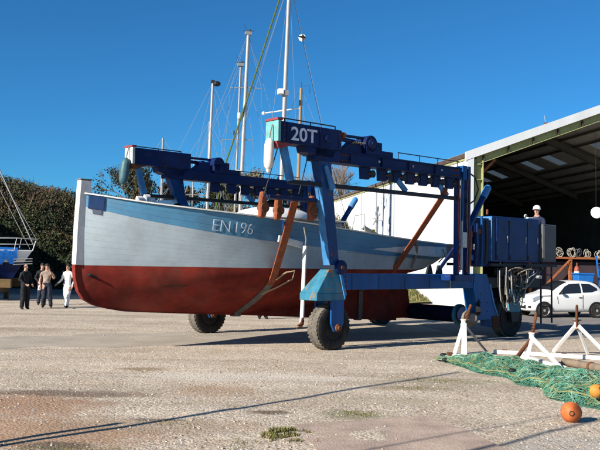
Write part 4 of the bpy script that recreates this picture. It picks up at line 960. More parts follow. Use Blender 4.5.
MB().box(-.54, .54, -.40, .40, 1.752, 1.84).build('rim', crate_b, cb_, bev=.02)
gb = thing('gas_bottle', 'dull red and cream gas bottle standing beside the blue bin', 'gas bottle', shp(6.55, 1.9), SANG)
MB().lathe([(.13, 0), (.14, .05), (.14, 1.9), (.1, 2.05), (.04, 2.1)], (0, 0, 0), (0, 0, 1), 12).build('body', M('dull_red_cylinder', (.28, .07, .05), .5, .3, 5), gb, smooth=True)
MB().lathe([(.141, 0), (.141, .12)], (0, 0, 1.7), (0, 0, 1), 12).build('band', fender_w, gb); MB().lathe([(.04, 0), (.04, .15)], (0, 0, 2.1), (0, 0, 1), 8).build('valve', rust, gb)
bl = thing('step_ladder', 'blue step ladder leaning at the right edge inside the doorway', 'ladder', shp(7.25, 1.0), SANG)
for x in (0, .45): MB().bar((x+.15, 0, 0), (x, .3, 2.6), .04, .07).build('rail', crate_b, bl)
for k in range(7): z = .3+k*.32; MB().bar((.15-.058*z, .115*z, z), (.6-.058*z, .115*z, z), .06, .03).build('rung', crate_b, bl)
for k, (x, yy, hh, mm, lb) in enumerate(((2.2, 6, 1.6, wood, 'pile of dark timber stacked deep inside the shed'), (8.5, 7, 2.2, greyp, 'grey machine casing standing deep inside the shed'))):
    o = thing(('timber_pile', 'machine_casing')[k], lb, ('timber', 'machine')[k], shp(x, yy), SANG)
    for j in range(4): MB().box(-.9+.06*j, .9-.04*j, -.4, .4, hh*j/4+.004, hh*(j+1)/4-.02).build(('plank_layer', 'casing_panel')[k], mm, o, bev=.02)
MB().box(8.9, 9.9, 6.4, 6.8, 0, 0.0).f.clear()

# ------------------------------------------------------------------ CAR
def make_car():
    # local: x from nose (0) to tail (3.42), y across, z up
    car = thing('parked_car', 'small white three-door hatchback parked in front of the open shed', 'car', (0, 0, 0), 0)
    #      x    zlow  belt  top   wlow  wbelt wtop
    ST_ = [(0.00, .30, .52, .58, .52, .52, .42), (.06, .24, .60, .68, .66, .66, .52), (.22, .20, .70, .80, .75, .76, .60), (.55, .19, .80, .91, .79, .79, .64),
           (.88, .19, .86, .985, .80, .80, .66), (1.05, .19, .88, 1.06, .80, .80, .64), (1.45, .19, .90, 1.33, .81, .81, .58), (1.75, .19, .91, 1.44, .81, .81, .57),
           (2.2, .19, .93, 1.475, .81, .81, .57), (2.7, .20, .96, 1.455, .80, .80, .55), (3.05, .21, .99, 1.40, .79, .79, .53), (3.28, .24, .98, 1.18, .76, .76, .55), (3.40, .30, .80, .95, .70, .70, .56), (3.43, .36, .62, .70, .62, .62, .54)]
    b = MB(); nr = 10
    def ring(r):
        x, zl, zb, zt, wl, wb, wt = r
        return [(x, wl*.82, zl), (x, wl*.97, zl+.06), (x, wl*1.0, zl+(zb-zl)*.45), (x, wb*.995, zb-.06), (x, wb*.965, zb), (x, wb*.965+(wt-wb*.965)*.5, zb+(zt-zb)*.52), (x, wt, zt-.05), (x, wt*.93, zt-.012), (x, wt*.6, zt+.012), (x, 0, zt+.022)]
    for s_ in (-1, 1):
        o = len(b.v)
        for r in ST_: b.v += [(p[0], p[1]*s_, p[2]) for p in ring(r)]
        for i in range(len(ST_)-1):
            for j in range(nr-1): b.f.append([o+i*nr+j, o+i*nr+j+1, o+(i+1)*nr+j+1, o+(i+1)*nr+j]); b.mi.append(0)
    o2 = len(b.v)
    for i, rv in ((0, 1), (len(ST_)-1, 0)):
        f = [i*nr+j for j in range(nr)]+[len(ST_)*nr+i*nr+j for j in range(nr-1, -1, -1)]; b.f.append(f); b.mi.append(0)
    # underside
    for i in range(len(ST_)-1): b.f.append([i*nr, (i+1)*nr, len(ST_)*nr+(i+1)*nr, len(ST_)*nr+i*nr]); b.mi.append(0)
    bm_ = b.build('body', M('white_car_paint', (.62, .62, .61), .18, .03, 2), car, smooth=2)
    bmm = bmesh.new(); bmm.from_mesh(bm_.data); bmesh.ops.remove_doubles(bmm, verts=bmm.verts, dist=.0005); bmesh.ops.recalc_face_normals(bmm, faces=bmm.faces); bmm.to_mesh(bm_.data); bmm.free()
    for p in bm_.data.polygons: p.use_smooth = True
    sub = bm_.modifiers.new('s', 'SUBSURF'); sub.levels = 1; sub.render_levels = 1
    def at(x, t):      # point on the glasshouse side, t from belt (0) to roof edge (1)
        for a, c in zip(ST_, ST_[1:]):
            if x <= c[0]: k = (x-a[0])/(c[0]-a[0]); r = [p+(q-p)*k for p, q in zip(a, c)]; break
        p = ring(r); q0, q1, q2 = Vector(p[4]), Vector(p[5]), Vector(p[6])
        return q0.lerp(q1, t*2) if t < .5 else q1.lerp(q2, t*2-1)
    def sidepatch(poly, s_, off, name, m, par=bm_, z=False):
        vs = []
        for x, t in poly:
            p = at(x, t); p = Vector((p.x, p.y+off, p.z+off*.3)); vs.append((p.x, p.y*s_, p.z))
        n_ = len(vs); return MB().add(vs+[(a, c-s_*.03, d) for a, c, d in vs], [list(range(n_)), list(range(n_, 2*n_))[::-1]]+[[i, (i+1) % n_, n_+(i+1) % n_, n_+i] for i in range(n_)]).build(name, m, par)
    for s_ in (-1, 1):
        def strip(xs, lo, hi, name):
            q = []
            m_ = MB()
            for x in xs:
                for t in (lo(x), (lo(x)+hi(x))/2, hi(x)):
                    p = at(x, t); m_.v.append((p.x, (p.y+.012)*s_, p.z+.002))
            for i in range(len(xs)-1):
                for j in range(2): m_.f.append([i*3+j, i*3+j+1, (i+1)*3+j+1, (i+1)*3+j]); m_.mi.append(0)
            return m_.build(name, glass_d, bm_, smooth=2)
        strip([1.22, 1.4, 1.55, 1.75, 2.0, 2.22], lambda x: .10, lambda x: min(.86, .14+(x-1.2)*1.75), 'side_window')
        strip([2.30, 2.5, 2.7, 2.88, 2.98], lambda x: .12+max(0, x-2.7)*.5, lambda x: .84-max(0, x-2.75)*1.7, 'rear_side_window')
        # door shut lines, handle, mirror, lamps
        for pts in ([(1.18, .56), (1.12, .86)], [(2.27, .30), (2.27, .92)], [(1.25, .28), (2.25, .26)]):
            m_ = MB(); m_.tube([(x, s_*(.812+.002), z) for x, z in pts], .007, 5); m_.build('shut_line', greyp, bm_)
        MB().box(2.10, 2.24, s_*.815-.012, s_*.815+.012, .79, .82).build('door_handle', blackm, bm_)
        mr = MB().ball((1.30, s_*.90, .99), .09, 10, 8, sc=(.7, .8, .75)); mr.build('door_mirror', black, bm_, smooth=2)
        h = MB()
        hp = [(.10, .55, .60), (.17, .72, .62), (.52, .775, .80), (.48, .66, .87), (.22, .55, .76)]
        h.prism([(0, 0)]*0 or [(p[0], p[2]) for p in hp], lambda a, c, d: (a, d, c), 0, 0) if False else None
        h.add([(p[0]-.015, s_*(p[1]+.02), p[2]+.012) for p in hp]+[(p[0]+.06, s_*(p[1]-.06), p[2]-.05) for p in hp], [list(range(5)), list(range(5, 10))[::-1]]+[[i, (i+1) % 5, 5+(i+1) % 5, 5+i] for i in range(5)])
        h.build('headlight', lamp_g, bm_, smooth=True)
        MB().box(.02, .12, s_*.55-.1, s_*.55+.1, .36, .46).build('fog_lamp_recess', black, bm_, bev=.02)
        MB().add([(3.30, s_*.70, .98), (3.36, s_*.74, .72), (3.2, s_*.795, .74), (3.12, s_*.78, 1.0)], [(0, 1, 2, 3)]).build('tail_light', redp, bm_)
    # windscreen and rear screen
    for nm, xs in (('windscreen', (1.06, 1.22, 1.40, 1.60, 1.70)), ('rear_screen', (3.06, 3.15, 3.24, 3.29))):
        m_ = MB(); k = 9
        for x in xs:
            for a, c in zip(ST_, ST_[1:]):
                if x <= c[0]: kk = (x-a[0])/(c[0]-a[0]); r = [p+(q-p)*kk for p, q in zip(a, c)]; break
            for j in range(k):
                f = j/(k-1)*2-1; wt = r[6]*.93; yv = f*wt; z = r[3]+.022-.034*abs(f)**1.6
                m_.v.append((x-(.012 if nm == 'windscreen' else -.012), yv, z+.012))
        for i in range(len(xs)-1):
            for j in range(k-1): m_.f.append([i*k+j, i*k+j+1, (i+1)*k+j+1, (i+1)*k+j]); m_.mi.append(0)
        m_.build(nm, glass_d, bm_, smooth=2)
    MB().box(-.012, .05, -.36, .36, .33, .47).build('lower_grille', black, bm_, bev=.015)
    MB().box(-.006, .05, -.3, .3, .56, .60).build('upper_grille', black, bm_, bev=.008)
    em = MB()
    for dz in (0, .045): em.bar((.03, -.05, .655+dz), (.045, 0, .69+dz), .02, .022); em.bar((.03, .05, .655+dz), (.045, 0, .69+dz), .02, .022)
    em.build('emblem', chrome, bm_)
    MB().box(-.024, -.012, -.26, .26, .44, .54).build('number_plate', M('plate_white', (.75, .75, .73), .5, .05, 4), bm_)
    for (a, c) in (((.98, -.3, 1.03), (1.25, .35, 1.19)), ((.98, .1, 1.03), (1.22, .6, 1.15))): MB().tube([a, c], .008, 5).build('wiper', black, bm_)
    for x in (.56, 2.90):
        for s_ in (-1, 1):
            MB().lathe([(.345, 0), (.345, .06)], (x, s_*.775, .30), (0, s_, 0), 24).build('wheel_arch', black, bm_)
            wh = MB().lathe([(.19, -.08), (.26, -.085), (.285, -.06), (.29, 0), (.285, .06), (.26, .085), (.19, .08)], (x, s_*.765, .285), (0, s_, 0), 26).build('wheel', tyre_s, car, smooth=True)
            r_ = MB().lathe([(.19, .06), (.2, .09), (.185, .075), (.06, .06), (.05, .09), (.01, .092)], (x, s_*.765, .285), (0, s_, 0), 20); r_.build('rim', chrome, wh, smooth=True)
            h = MB()
            for k in range(6):
                a = k*math.pi/3; h.ball((x+.12*math.cos(a), s_*.835, .285+.12*math.sin(a)), .028, 6, 5, sc=(1, .4, 1))
            h.build('rim_hole', black, wh)
    return car
car = make_car()
hd_ = R(13.5)
fw = Vector((9.72, 32.7, 0)); cs, sn = math.cos(hd_), math.sin(hd_)
# near-side front wheel (local x .56, y -.82) sits at fw
car.rotation_euler = (0, 0, hd_); car.location = fw-Vector((.56*cs+.80*sn, .56*sn-.80*cs, 0))+Vector((0, 0, .012))

# ------------------------------------------------------------------ boat stands, white timbers, net, floats in the right foreground
def stand(label, apex, feet, screw, z0=0, post=None, group='white boat stands in the foreground'):
    o = thing('boat_stand', label, 'boat stand', (apex[0], apex[1], 0), 0, group)
    A = Vector((0, 0, apex[2])); loc = Vector((apex[0], apex[1], 0))
    for (x, y, m, wd) in feet:
        p = Vector((x, y, .02))-loc; MB().bar(A-Vector((0, 0, .03))+(p-A).normalized()*.02, p, wd, wd, up=(0, 1, 0)).build('leg', m, o, bev=.006)
    MB().lathe([(.055, -.12), (.055, .04), (.07, .05), (.07, .075)], A, (0, 0, 1), 10).build('collar', white_w, o)
    d = Vector(screw)-loc; b = MB().tube([A-Vector((0, 0, .15)), d], .027, 8); k = 12
    for i in range(k): q = A.lerp(d, .15+.8*i/k); b.lathe([(.033, -.008), (.033, .008)], q, d-A, 8)
    b.build('screw', rust, o)
    MB().lathe([(.05, -.01), (.05, .02)], A+(d-A)*.12, d-A, 8).build('wing_nut', rust, o)
    MB().tube([A+(d-A)*.14+Vector((-.1, 0, 0)), A+(d-A)*.14+Vector((.1, -.03, .01))], .014, 6).build('nut_handle', rust, o)
    return o
s1 = stand('leftmost white boat stand with a thick upright post beside the green net', (3.70, 18.5, .76), [(3.46, 18.36, white_w, .075), (4.40, 19.2, alu_d, .05)], (3.88, 18.6, 1.15))
MB().bar((0, -.1, .03), (0, 0, .74), .12, .12).build('post', white_w, s1, bev=.008)
MB().box(-.28, .12, -.2, .0, .004, .07).build('base_bar', white_w, s1, bev=.008); MB().bar((.0, 0, .04), (.55, .5, .04), .09, .06).build('base_bar', white_w, s1, bev=.008)
MB().box(-.38, -.27, -.18, -.08, .004, .1).build('foot_pad', rust, s1); MB().bar((.1, -.25, .05), (.22, -.2, .05), .09, .1).build('foot_pad', rust, s1)
s2 = stand('middle white boat stand with one pair of rusty legs and tall screw', (4.83, 17.1, .60), [(4.60, 16.75, white_w, .075), (4.22, 16.62, rust, .045), (4.34, 16.75, rust, .045), (5.14, 15.95, white_w, .075)], (4.95, 17.2, 1.07))
s3 = stand('rightmost white boat stand, its legs set on a long white beam', (6.40, 19.0, .76), [(6.10, 19.75, white_w, .075), (6.78, 19.35, white_w, .065), (7.00, 18.55, white_w, .08)], (6.30, 18.7, 1.18))
def timber(name, label, a, b_, w_, h_, m, nail=True):
    a = Vector(a); b_ = Vector(b_); o = thing(name, label, 'beam', ((a.x+b_.x)/2, (a.y+b_.y)/2, 0)); L_ = Vector(o.location)
    MB().bar(a-L_, b_-L_, w_, h_).build('beam', m, o, bev=.01)
    for k in (.08, .5, .93): q = a.lerp(b_, k)-L_; MB().box(q.x-.05, q.x+.05, q.y-.03, q.y+.03, q.z+h_/2-.004, q.z+h_/2+.015).build('cleat', rust, o)
timber('white_beam', 'white steel beam lying behind the middle boat stand', (4.55, 19.2, .05), (7.4, 17.95, .05), .11, .09, white_w)
timber('white_beam', 'white steel beam lying in front, running from the middle stand to the right edge', (4.95, 18.3, .05), (5.62, 13.9, .05), .11, .09, white_w)
lg_ = thing('timber_pole', 'weathered grey brown timber pole lying on the gravel behind the net', 'pole', (5.75, 16.2, 0))
MB().tube([(-.25, .9, .09), (0, 0, .1), (.3, -1.3, .09)], [.075, .085, .09], 10).build('pole', wood, lg_, smooth=True); MB().lathe([(.1, -.03), (.1, .03)], (0, 0, .1), (.2, -.97, 0), 10).build('iron_band', rust, lg_)

def net():
    o = thing('fishing_net', 'long heap of green fishing net lying in front of the boat stands', 'net', (3.9, 15.5, 0))
    path = [Vector(p) for p in ((3.02, 17.7), (3.45, 17.1), (3.85, 16.5), (4.05, 15.7), (4.35, 14.9), (4.62, 14.2), (4.62, 13.4), (4.66, 12.5), (4.9, 11.8), (5.0, 11.2))]
    wid = [.16, .34, .55, .62, .62, .62, .66, .62, .55, .4]; hei = [.07, .16, .28, .27, .30, .30, .40, .36, .28, .18]
    n = len(path)-1
    def P(s, c):     # s along 0..1, c across -1..1
        f = s*n; i = min(n-1, int(f)); t = f-i; p = path[i].lerp(path[i+1], t); d = (path[i+1]-path[i]).normalized(); q = Vector((d.y, -d.x))
        w_ = (wid[i]+(wid[i+1]-wid[i])*t)*(1+.35*noise.noise((s*9, c > 0, 2))); h_ = hei[i]+(hei[i+1]-hei[i])*t
        x, y = p.x+q.x*c*w_, p.y+q.y*c*w_
        return Vector((x-3.9, y-15.5, .02+h_*(1-abs(c)**2.0)*(.7+.9*noise.noise((x*2.6, y*2.6, 0)))+.05*abs(noise.noise((x*7, y*7, 4)))))
    rn = random.Random(4)
    base = MB(); 
    for i in range(81):
        for j in range(13): base.v.append(tuple(P(i/80, j/6-1)-Vector((0, 0, .05))))
    for i in range(80):
        for j in range(12): base.f.append([i*13+j, i*13+j+1, (i+1)*13+j+1, (i+1)*13+j]); base.mi.append(0)
    base.build('inner_folds', M('deep_green_netting', (.05, .13, .09), .9, .7, 9, bump=1.0, bscale=28), o, smooth=2)
    g = [M('green_twine', (.075, .25, .17), .85, .4, 5), M('pale_green_twine', (.24, .40, .31), .85, .4, 5), M('olive_twine', (.20, .21, .09), .85, .4, 5)]
    for layer in range(3):
        b = MB()
        for k in range(330):
            s0 = rn.uniform(-.1, 1.02); c0 = rn.uniform(-1, 1); ln = rn.uniform(.03, .12); sl = rn.choice((-1, 1))*rn.uniform(.3, 1.2)
            pts = []
            for i in range(9):
                s = s0+ln*i/8; c = c0+sl*i/8+.12*math.sin(i*1.7+k)
                if 0 <= s <= 1 and -1.05 <= c <= 1.05: pts.append(P(s, max(-1, min(1, c)))+Vector((rn.uniform(-.012, .012), rn.uniform(-.012, .012), .004+rn.uniform(0, .03))))
            if len(pts) > 2: b.tube(pts, .0042, 4, cap=False)
        b.build('twine', g[layer], o, recalc=False)
    # regular diamond mesh draped over
    b = MB()
    for sgn in (-1, 1):
        for k in range(-20, 170):
            pts = []
            for i in range(15):
                c = -1+i/7; s = k/150+sgn*(c+1)*.035
                if 0 <= s <= 1: pts.append(P(s, c)+Vector((.02*noise.noise((k, i, 1)), .02*noise.noise((k, i, 5)), .012+.02*abs(noise.noise((k*.3, i*.5, 2))))))
            if len(pts) > 2: b.tube(pts, .0036, 4, cap=False)
    b.build('mesh', g[0], o, recalc=False)
    b = MB()
    for side in (-.95, .9):
        b.tube([P(i/60, side*(1-.25*abs(noise.noise((i*.2, side, 7)))))+Vector((0, 0, .02)) for i in range(61)], .014, 5)
    b.build('headrope', g[2], o, recalc=False)
    for s, c in ((.01, -.4), (.06, .9), (.40, .7), (.72, -.8)):
        MB().ball(P(s, c)+Vector((0, 0, .03)), .055, 10, 7, sc=(1.4, 1, .8)).build('net_float', black, o, smooth=2)
net()
def float_(label, loc, r, m, ax):
    o = thing('float', label, 'float', loc, 0, 'orange floats in the net'); d = Vector(ax).normalized()
    prof = [(r*.14, -r*.98), (r*.45, -r*.92), (r*.78, -r*.65), (r*.98, -r*.2), (r, 0), (r*.98, r*.2), (r*.78, r*.65), (r*.45, r*.92), (r*.14, r*.98)]
    bo = MB().lathe(prof, (0, 0, r), d, 22).build('body', m, o, smooth=2)
    MB().lathe([(r*.26, r*.9), (r*.26, r*.99), (r*.18, r*1.0), (r*.15, r*.9)], (0, 0, r), d, 12).build('hole_rim', black, bo)
    MB().lathe([(r*1.012, -.012), (r*1.012, .012)], (0, 0, r), d, 22).build('seam', m, bo)
float_('large faded orange float with dark hole at the near end of the net', (3.62, 10.95, gz(3.62, 10.95)-.01), .135, orange, (-.25, -1, .05))
float_('smaller orange yellow float lying in the net at the right edge', (4.33, 12.0, .16), .10, orange_y, (.4, -1, .6))

# ------------------------------------------------------------------ yachts standing ashore behind, seen as masts above the hoist
def yacht(label, mx, my, top, tilt, mr, mm, L_=8.5, rz=.25, spreaders=(.55,), extras=None, head='plain', hullc=None):
    o = thing('sailing_yacht', label, 'yacht', (mx, my, 0), rz, 'yachts laid up behind the fishing boat')
    b = MB(); us = [-.5, -.44, -.33, -.15, .05, .25, .42, .5]; bw = [.03, .42, .85, 1.2, 1.3, 1.2, .95, .8]; nr = 6
    for s_ in (-1, 1):
        q = len(b.v)
        for u, w_ in zip(us, bw):
            for j in range(nr):
                a = j/(nr-1); b.v.append((u*L_-.06*L_*(1-a)*(u < -.3)*-1, s_*w_*math.sin(a*math.pi/2)**.7, 1.25+1.3*a+.12*abs(u)))
        for i in range(7):
            for j in range(nr-1): b.f.append([q+i*nr+j, q+i*nr+j+1, q+(i+1)*nr+j+1, q+(i+1)*nr+j]); b.mi.append(0)
    ho = b.build('hull', hullc or white, o, smooth=2)
    MB().prism([(x*L_, y_) for x, y_ in zip(us+us[::-1], bw+[-k for k in bw[::-1]])], lambda a, c, d: (a, c, d), 2.5, 2.56).build('deck', white, o)
    MB().prism([(-.8, 1.35), (1.0, 1.35), (.7, .12), (-.4, .12)], lambda a, c, d: (a, d, c), -.1, .1).build('keel', navy, o)
    MB().hexa([(-1.6, -.7, 2.56), (1.5, -.8, 2.56), (1.5, .8, 2.56), (-1.6, .7, 2.56), (-1.2, -.55, 2.85), (1.4, -.65, 2.9), (1.4, .65, 2.9), (-1.2, .55, 2.85)]).build('cabin', white, o, bev=.04)
    for x in (-1.8, 1.8):
        for s_ in (-1, 1): MB().bar((x, s_*1.5, 0.01), (x, s_*.85, 1.62), .07, .07).build('prop', wood, o)
    T_ = Vector((tilt, 0, top)); B_ = Vector((0, 0, 2.5))
    rzm = Matrix.Rotation(-rz, 3, 'Z'); T_ = rzm@Vector((tilt, 0, 0))+Vector((0, 0, top))
    ms = MB().tube([B_, B_.lerp(T_, .6), T_], [mr, mr, mr*.8], 10).build('mast', mm, o, smooth=True)
    rt = Vector((rzm@Vector((1, 0, 0))))
    hh = top-2.5
    for f in spreaders:
        p = B_.lerp(T_, f); MB().tube([p-rt*.85-Vector((0, 0, .05)), p, p+rt*.85-Vector((0, 0, .05))], .025, 6).build('spreader', alu_d, ms)
    for s_ in (-1, 1):
        pts = [T_-Vector((0, 0, .1))]+[B_.lerp(T_, f)+rt*.85*s_ for f in spreaders[::-1]]+[Vector((0, 0, 2.55))+rt*1.25*s_]
        MB().tube(pts, .011, 4).build('shroud', pale_wire, o)
    MB().tube([T_, (-L_*.48, 0, 2.6)], .013, 4).build('forestay', pale_wire, o); MB().tube([T_, (L_*.49, 0, 2.6)], .011, 4).build('backstay', pale_wire, o)
    MB().tube([B_+Vector((.1, 0, 1.0)), B_+Vector((3.4, 0, 1.0))], .06, 8).build('boom', alu_d, o, smooth=True)
    if extras: extras(o, ms, B_, T_, rt)
    return o
def masthead(o, ms, B_, T_, rt):
    MB().tube([T_, T_+Vector((0, 0, .5))-rt*.25], .012, 4).build('aerial', wire_m, ms)
    MB().tube([T_-rt*.3+Vector((0, 0, .12)), T_+rt*.3+Vector((0, 0, .12))], .016, 5).build('wind_vane', wire_m, ms)
    MB().box(T_.x-.18, T_.x+.18, T_.y-.1, T_.y+.1, T_.z-.1, T_.z+.08).build('masthead_fitting', alu_d, ms)
    MB().lathe([(.04, 0), (.05, .05), (.03, .12)], T_+Vector((.1, 0, .1)), (0, 0, 1), 8).build('masthead_light', wire_m, ms)
def ex_m1(o, ms, B_, T_, rt):
    MB().ball(T_+rt*.22-Vector((0, 0, .05)), .17, 10, 7, sc=(1.3, .9, .9)).build('furled_pennant', black, ms); MB().box(T_.x-.1, T_.x+.1, T_.y-.1, T_.y+.1, T_.z-.02, T_.z+.14).build('masthead_fitting', wire_m, ms)
    MB().ball(B_.lerp(T_, .62)+rt*1.3+Vector((0, 0, .8)), .07, 6, 5, sc=(.6, .6, 2)).build('burgee', wire_m, ms)
def ex_m2(o, ms, B_, T_, rt):
    masthead(o, ms, B_, T_, rt)
    p = B_.lerp(T_, .36); MB().lathe([(.26, -.06), (.3, 0), (.26, .08), (.1, .13)], p-rt*.24-Vector((0, .12, 0)), (0, 0, 1), 14).build('radar_dome', white, ms, smooth=True)
    p = B_.lerp(T_, .30); MB().tube([p, p+rt*1.3+Vector((0, 0, .12))], .02, 5).build('spreader', alu_d, ms)
    p = B_.lerp(T_, .62); MB().lathe([(.08, -.16), (.1, 0), (.08, .16)], p-rt*.3, (0, 0, 1), 10).build('steaming_light', white, ms)
def ex_m3(o, ms, B_, T_, rt):
    p = B_.lerp(T_, .585); MB().box(p.x-.42, p.x-.12, p.y-.25, p.y+.1, p.z-.13, p.z+.16).build('lamp_box', white, ms, bev=.02); MB().box(p.x-.14, p.x+.16, p.y-.2, p.y+.16, p.z-.18, p.z+.1).build('bracket', alu_d, ms)
    q0 = rt*-.2+Vector((0, 0, 16.6)); q1 = rt*-3.0+Vector((0, -.2, 7.4)); MB().tube([q0, q0.lerp(q1, .5)+rt*.03, q1, Vector((q1.x-.9, q1.y, 3.0))], .045, 6).build('halyard', greenrope, o, smooth=True)
    r0 = T_+rt*.0; r1 = rt*2.35+Vector((0, 0, 9.0)); MB().tube([r0, r1, rt*4.2+Vector((0, 0, 2.6))], .014, 4).build('stay', wire_m, o)
    c = r0.lerp(r1, (17.6-14.4)/(17.6-9.0)); rf = MB()
    for k, ax in enumerate(((1, 0, 0), (0, 1, 0), (0, 0, 1))): rf.lathe([(.21, -.008), (.21, .008)], c, Vector(ax)+Vector((.3, .2, .1)), 8, mi=k % 2)
    rf.build('radar_reflector', [black, white], o)
    MB().tube([T_, rt*-2.3+Vector((0, 0, 9.0)), rt*-3.4+Vector((0, 0, 2.6))], .011, 4).build('stay', pale_wire, o)
def ex_wood(o, ms, B_, T_, rt):
    MB().tube([T_, T_+Vector((.0, 0, .35))], .02, 5).build('truck', wire_m, ms); MB().tube([T_+Vector((.1, 0, .1)), T_+rt*.45+Vector((0, 0, .2)), T_+rt*.5-Vector((0, 0, .3))], .012, 4).build('aerial', wire_m, ms)
    p = B_.lerp(T_, .88); MB().tube([p-rt*2.05-Vector((0, 0, .35)), p+rt*.1], .035, 6).build('yard', white, ms)
    MB().ball(p-rt*2.05-Vector((0, 0, .35)), .1, 8, 6).build('yard_cap', white, ms)
M1 = yacht('yacht mast with a black furled pennant at its top, left of the taller twin masts', -5.15, 45, 11.8, .2, .085, alu, extras=ex_m1, spreaders=(.5,))
yacht('short slim yacht mast close to the left of the black topped mast', -5.3, 46.5, 9.9, .05, .055, alu_d, spreaders=(.55,))
yacht('tall pale yacht mast carrying a radar dome and masthead wind vane', -3.35, 45, 14.6, .3, .115, alu, extras=ex_m2, spreaders=(.75,))
yacht('slimmer yacht mast just left of the mast with the radar dome', -3.75, 46.5, 13.2, .2, .07, alu_d, extras=masthead, spreaders=(.6,))
yacht('tallest yacht mast, leaving the top of the picture, with green halyard and white box', -1.15, 45, 17.6, .32, .125, alu, extras=ex_m3, spreaders=())
yacht('varnished wooden mast with a white yard behind the 20T beam', -.2, 45.5, 11.7, .12, .10, wood_mast, extras=ex_wood, spreaders=())
yacht('lone short grey mast standing above the far hoist arm near the bow', -7.7, 45.5, 8.75, 0, .075, alu_d, spreaders=())
yacht('thin bare mast between the black topped mast and the hoist leg', -6.3, 47.5, 8.0, .1, .05, alu_d, spreaders=(.6,))

# left yacht on its cradle, with tarpaulin and pulpit
ly = thing('sailing_yacht', 'white and navy yacht under a bright blue tarpaulin on a cradle at the left edge', 'yacht', (-16.6, 38.6, 0), R(3))
b = MB(); us = [0, .06, .16, .3, .5, .7, .9, 1]; bw = [.04, .32, .75, 1.15, 1.35, 1.3, 1.05, .9]; nr = 8; L_ = 8.4
for s_ in (-1, 1):
    q = len(b.v)
    for u, w_ in zip(us, bw):
        for j in range(nr):
            a = j/(nr-1); z = 1.0+1.35*a; x = 4.05-u*L_-(1-a)*.9*(1-u)**3
            b.v.append((x, s_*w_*math.sin(a*math.pi/2)**.75, z))
    for i in range(7):
        for j in range(nr-1): b.f.append([q+i*nr+j, q+i*nr+j+1, q+(i+1)*nr+j+1, q+(i+1)*nr+j]); b.mi.append(0 if j < 4 else (1 if j == 4 and i > 3 else 2))
hl = b.build('hull', [navy, redp, white], ly, smooth=2)
MB().prism([(4.05-u*L_, w_) for u, w_ in zip(us, bw)]+[(4.05-u*L_, -w_) for u, w_ in zip(us[::-1], bw[::-1])], lambda a, c, d: (a, c, d), 2.30, 2.34).build('deck', white, ly)
tp = MB()
for i in range(11):
    for j in range(9):
        x = 3.45-1.5*i/10; v = (j/4-1); hw = lerp_tab([(0, .04), (.06, .32), (.16, .75), (.3, 1.15), (.5, 1.35)], (4.05-x)/L_)+.05
        dz = -.85*max(0, abs(v)-.62)/.38*(1 if v < 0 else .6)*(.6+.4*math.sin(i*1.1)**2); tp.v.append((x, hw*max(-1, min(1, v/.62))*(1 if abs(v) < .62 else 1.02), 2.44+dz+.05*noise.noise((x*3, v*3, 0))))
for i in range(10):
    for j in range(8): tp.f.append([i*9+j, i*9+j+1, (i+1)*9+j+1, (i+1)*9+j]); tp.mi.append(0)
tp.build('tarpaulin', tarp_b, ly, smooth=2)
pu = MB()
for s_ in (-1, 1):
    pu.tube([(2.0, s_*.85, 2.34), (2.0, s_*.85, 2.9), (3.4, s_*.38, 2.9), (4.25, 0, 2.86)], .022, 6); pu.tube([(2.0, s_*.85, 2.6), (4.15, 0, 2.62)], .018, 6); pu.tube([(3.3, s_*.4, 2.34), (3.4, s_*.38, 2.9)], .018, 6)
    pu.tube([(2.0, s_*.85, 2.9), (-1, s_*1.35, 2.9)], .014, 5)
    pu.tube([(4.2, 0, 2.86), (4.05, s_*.04, 2.34)], .018, 6)
pu.build('pulpit', alu, ly, smooth=True)
msl = MB().tube([(-.6, 0, 2.3), (-.6, 0, 12.4)], .08, 8).build('mast', alu, ly, smooth=True)
for e_, r_ in (((4.12, 0, 2.5), .03), ((3.9, .05, 2.4), .014), ((4.2, 0, 2.86), .012)): MB().tube([(-.6, 0, 12.3 if r_ > .02 else 10.8), e_], r_, 5).build('forestay', alu_d, ly)
for s_ in (-1, 1): MB().tube([(-.6, 0, 12.2), (-.7, s_*1.3, 2.4)], .012, 4).build('shroud', pale_wire, ly)
MB().prism([(-1.5, 1.1), (1.2, 1.1), (.8, .25), (-.9, .25)], lambda a, c, d: (a, d, c), -.12, .12).build('keel', navy, ly)
yb = M('yellow_brown_timber', (.11, .07, .03), .8, .4, 3)
for x in (-2.2, .5, 2.6): MB().box(x-.12, x+.12, -1.1, 1.1, .35, .6).build('cradle_beam', yb, ly, bev=.01)
for s_ in (-1, 1):
    MB().box(-3, 3.4, s_*1.0-.1, s_*1.0+.1, .601, 1.0).build('cradle_rail', yb, ly, bev=.01)
    for x in (-2.2, .5, 2.6): MB().box(x-.1, x+.1, s_*1.0-.1, s_*1.0+.1, .01, .349).build('cradle_leg', yb, ly)
for k in range(3): MB().tube([(3.3, -.5, 1.9-.12*k), (4.1, -.2, 1.95-.12*k)], .025, 5).build('ladder_rung', alu, ly)

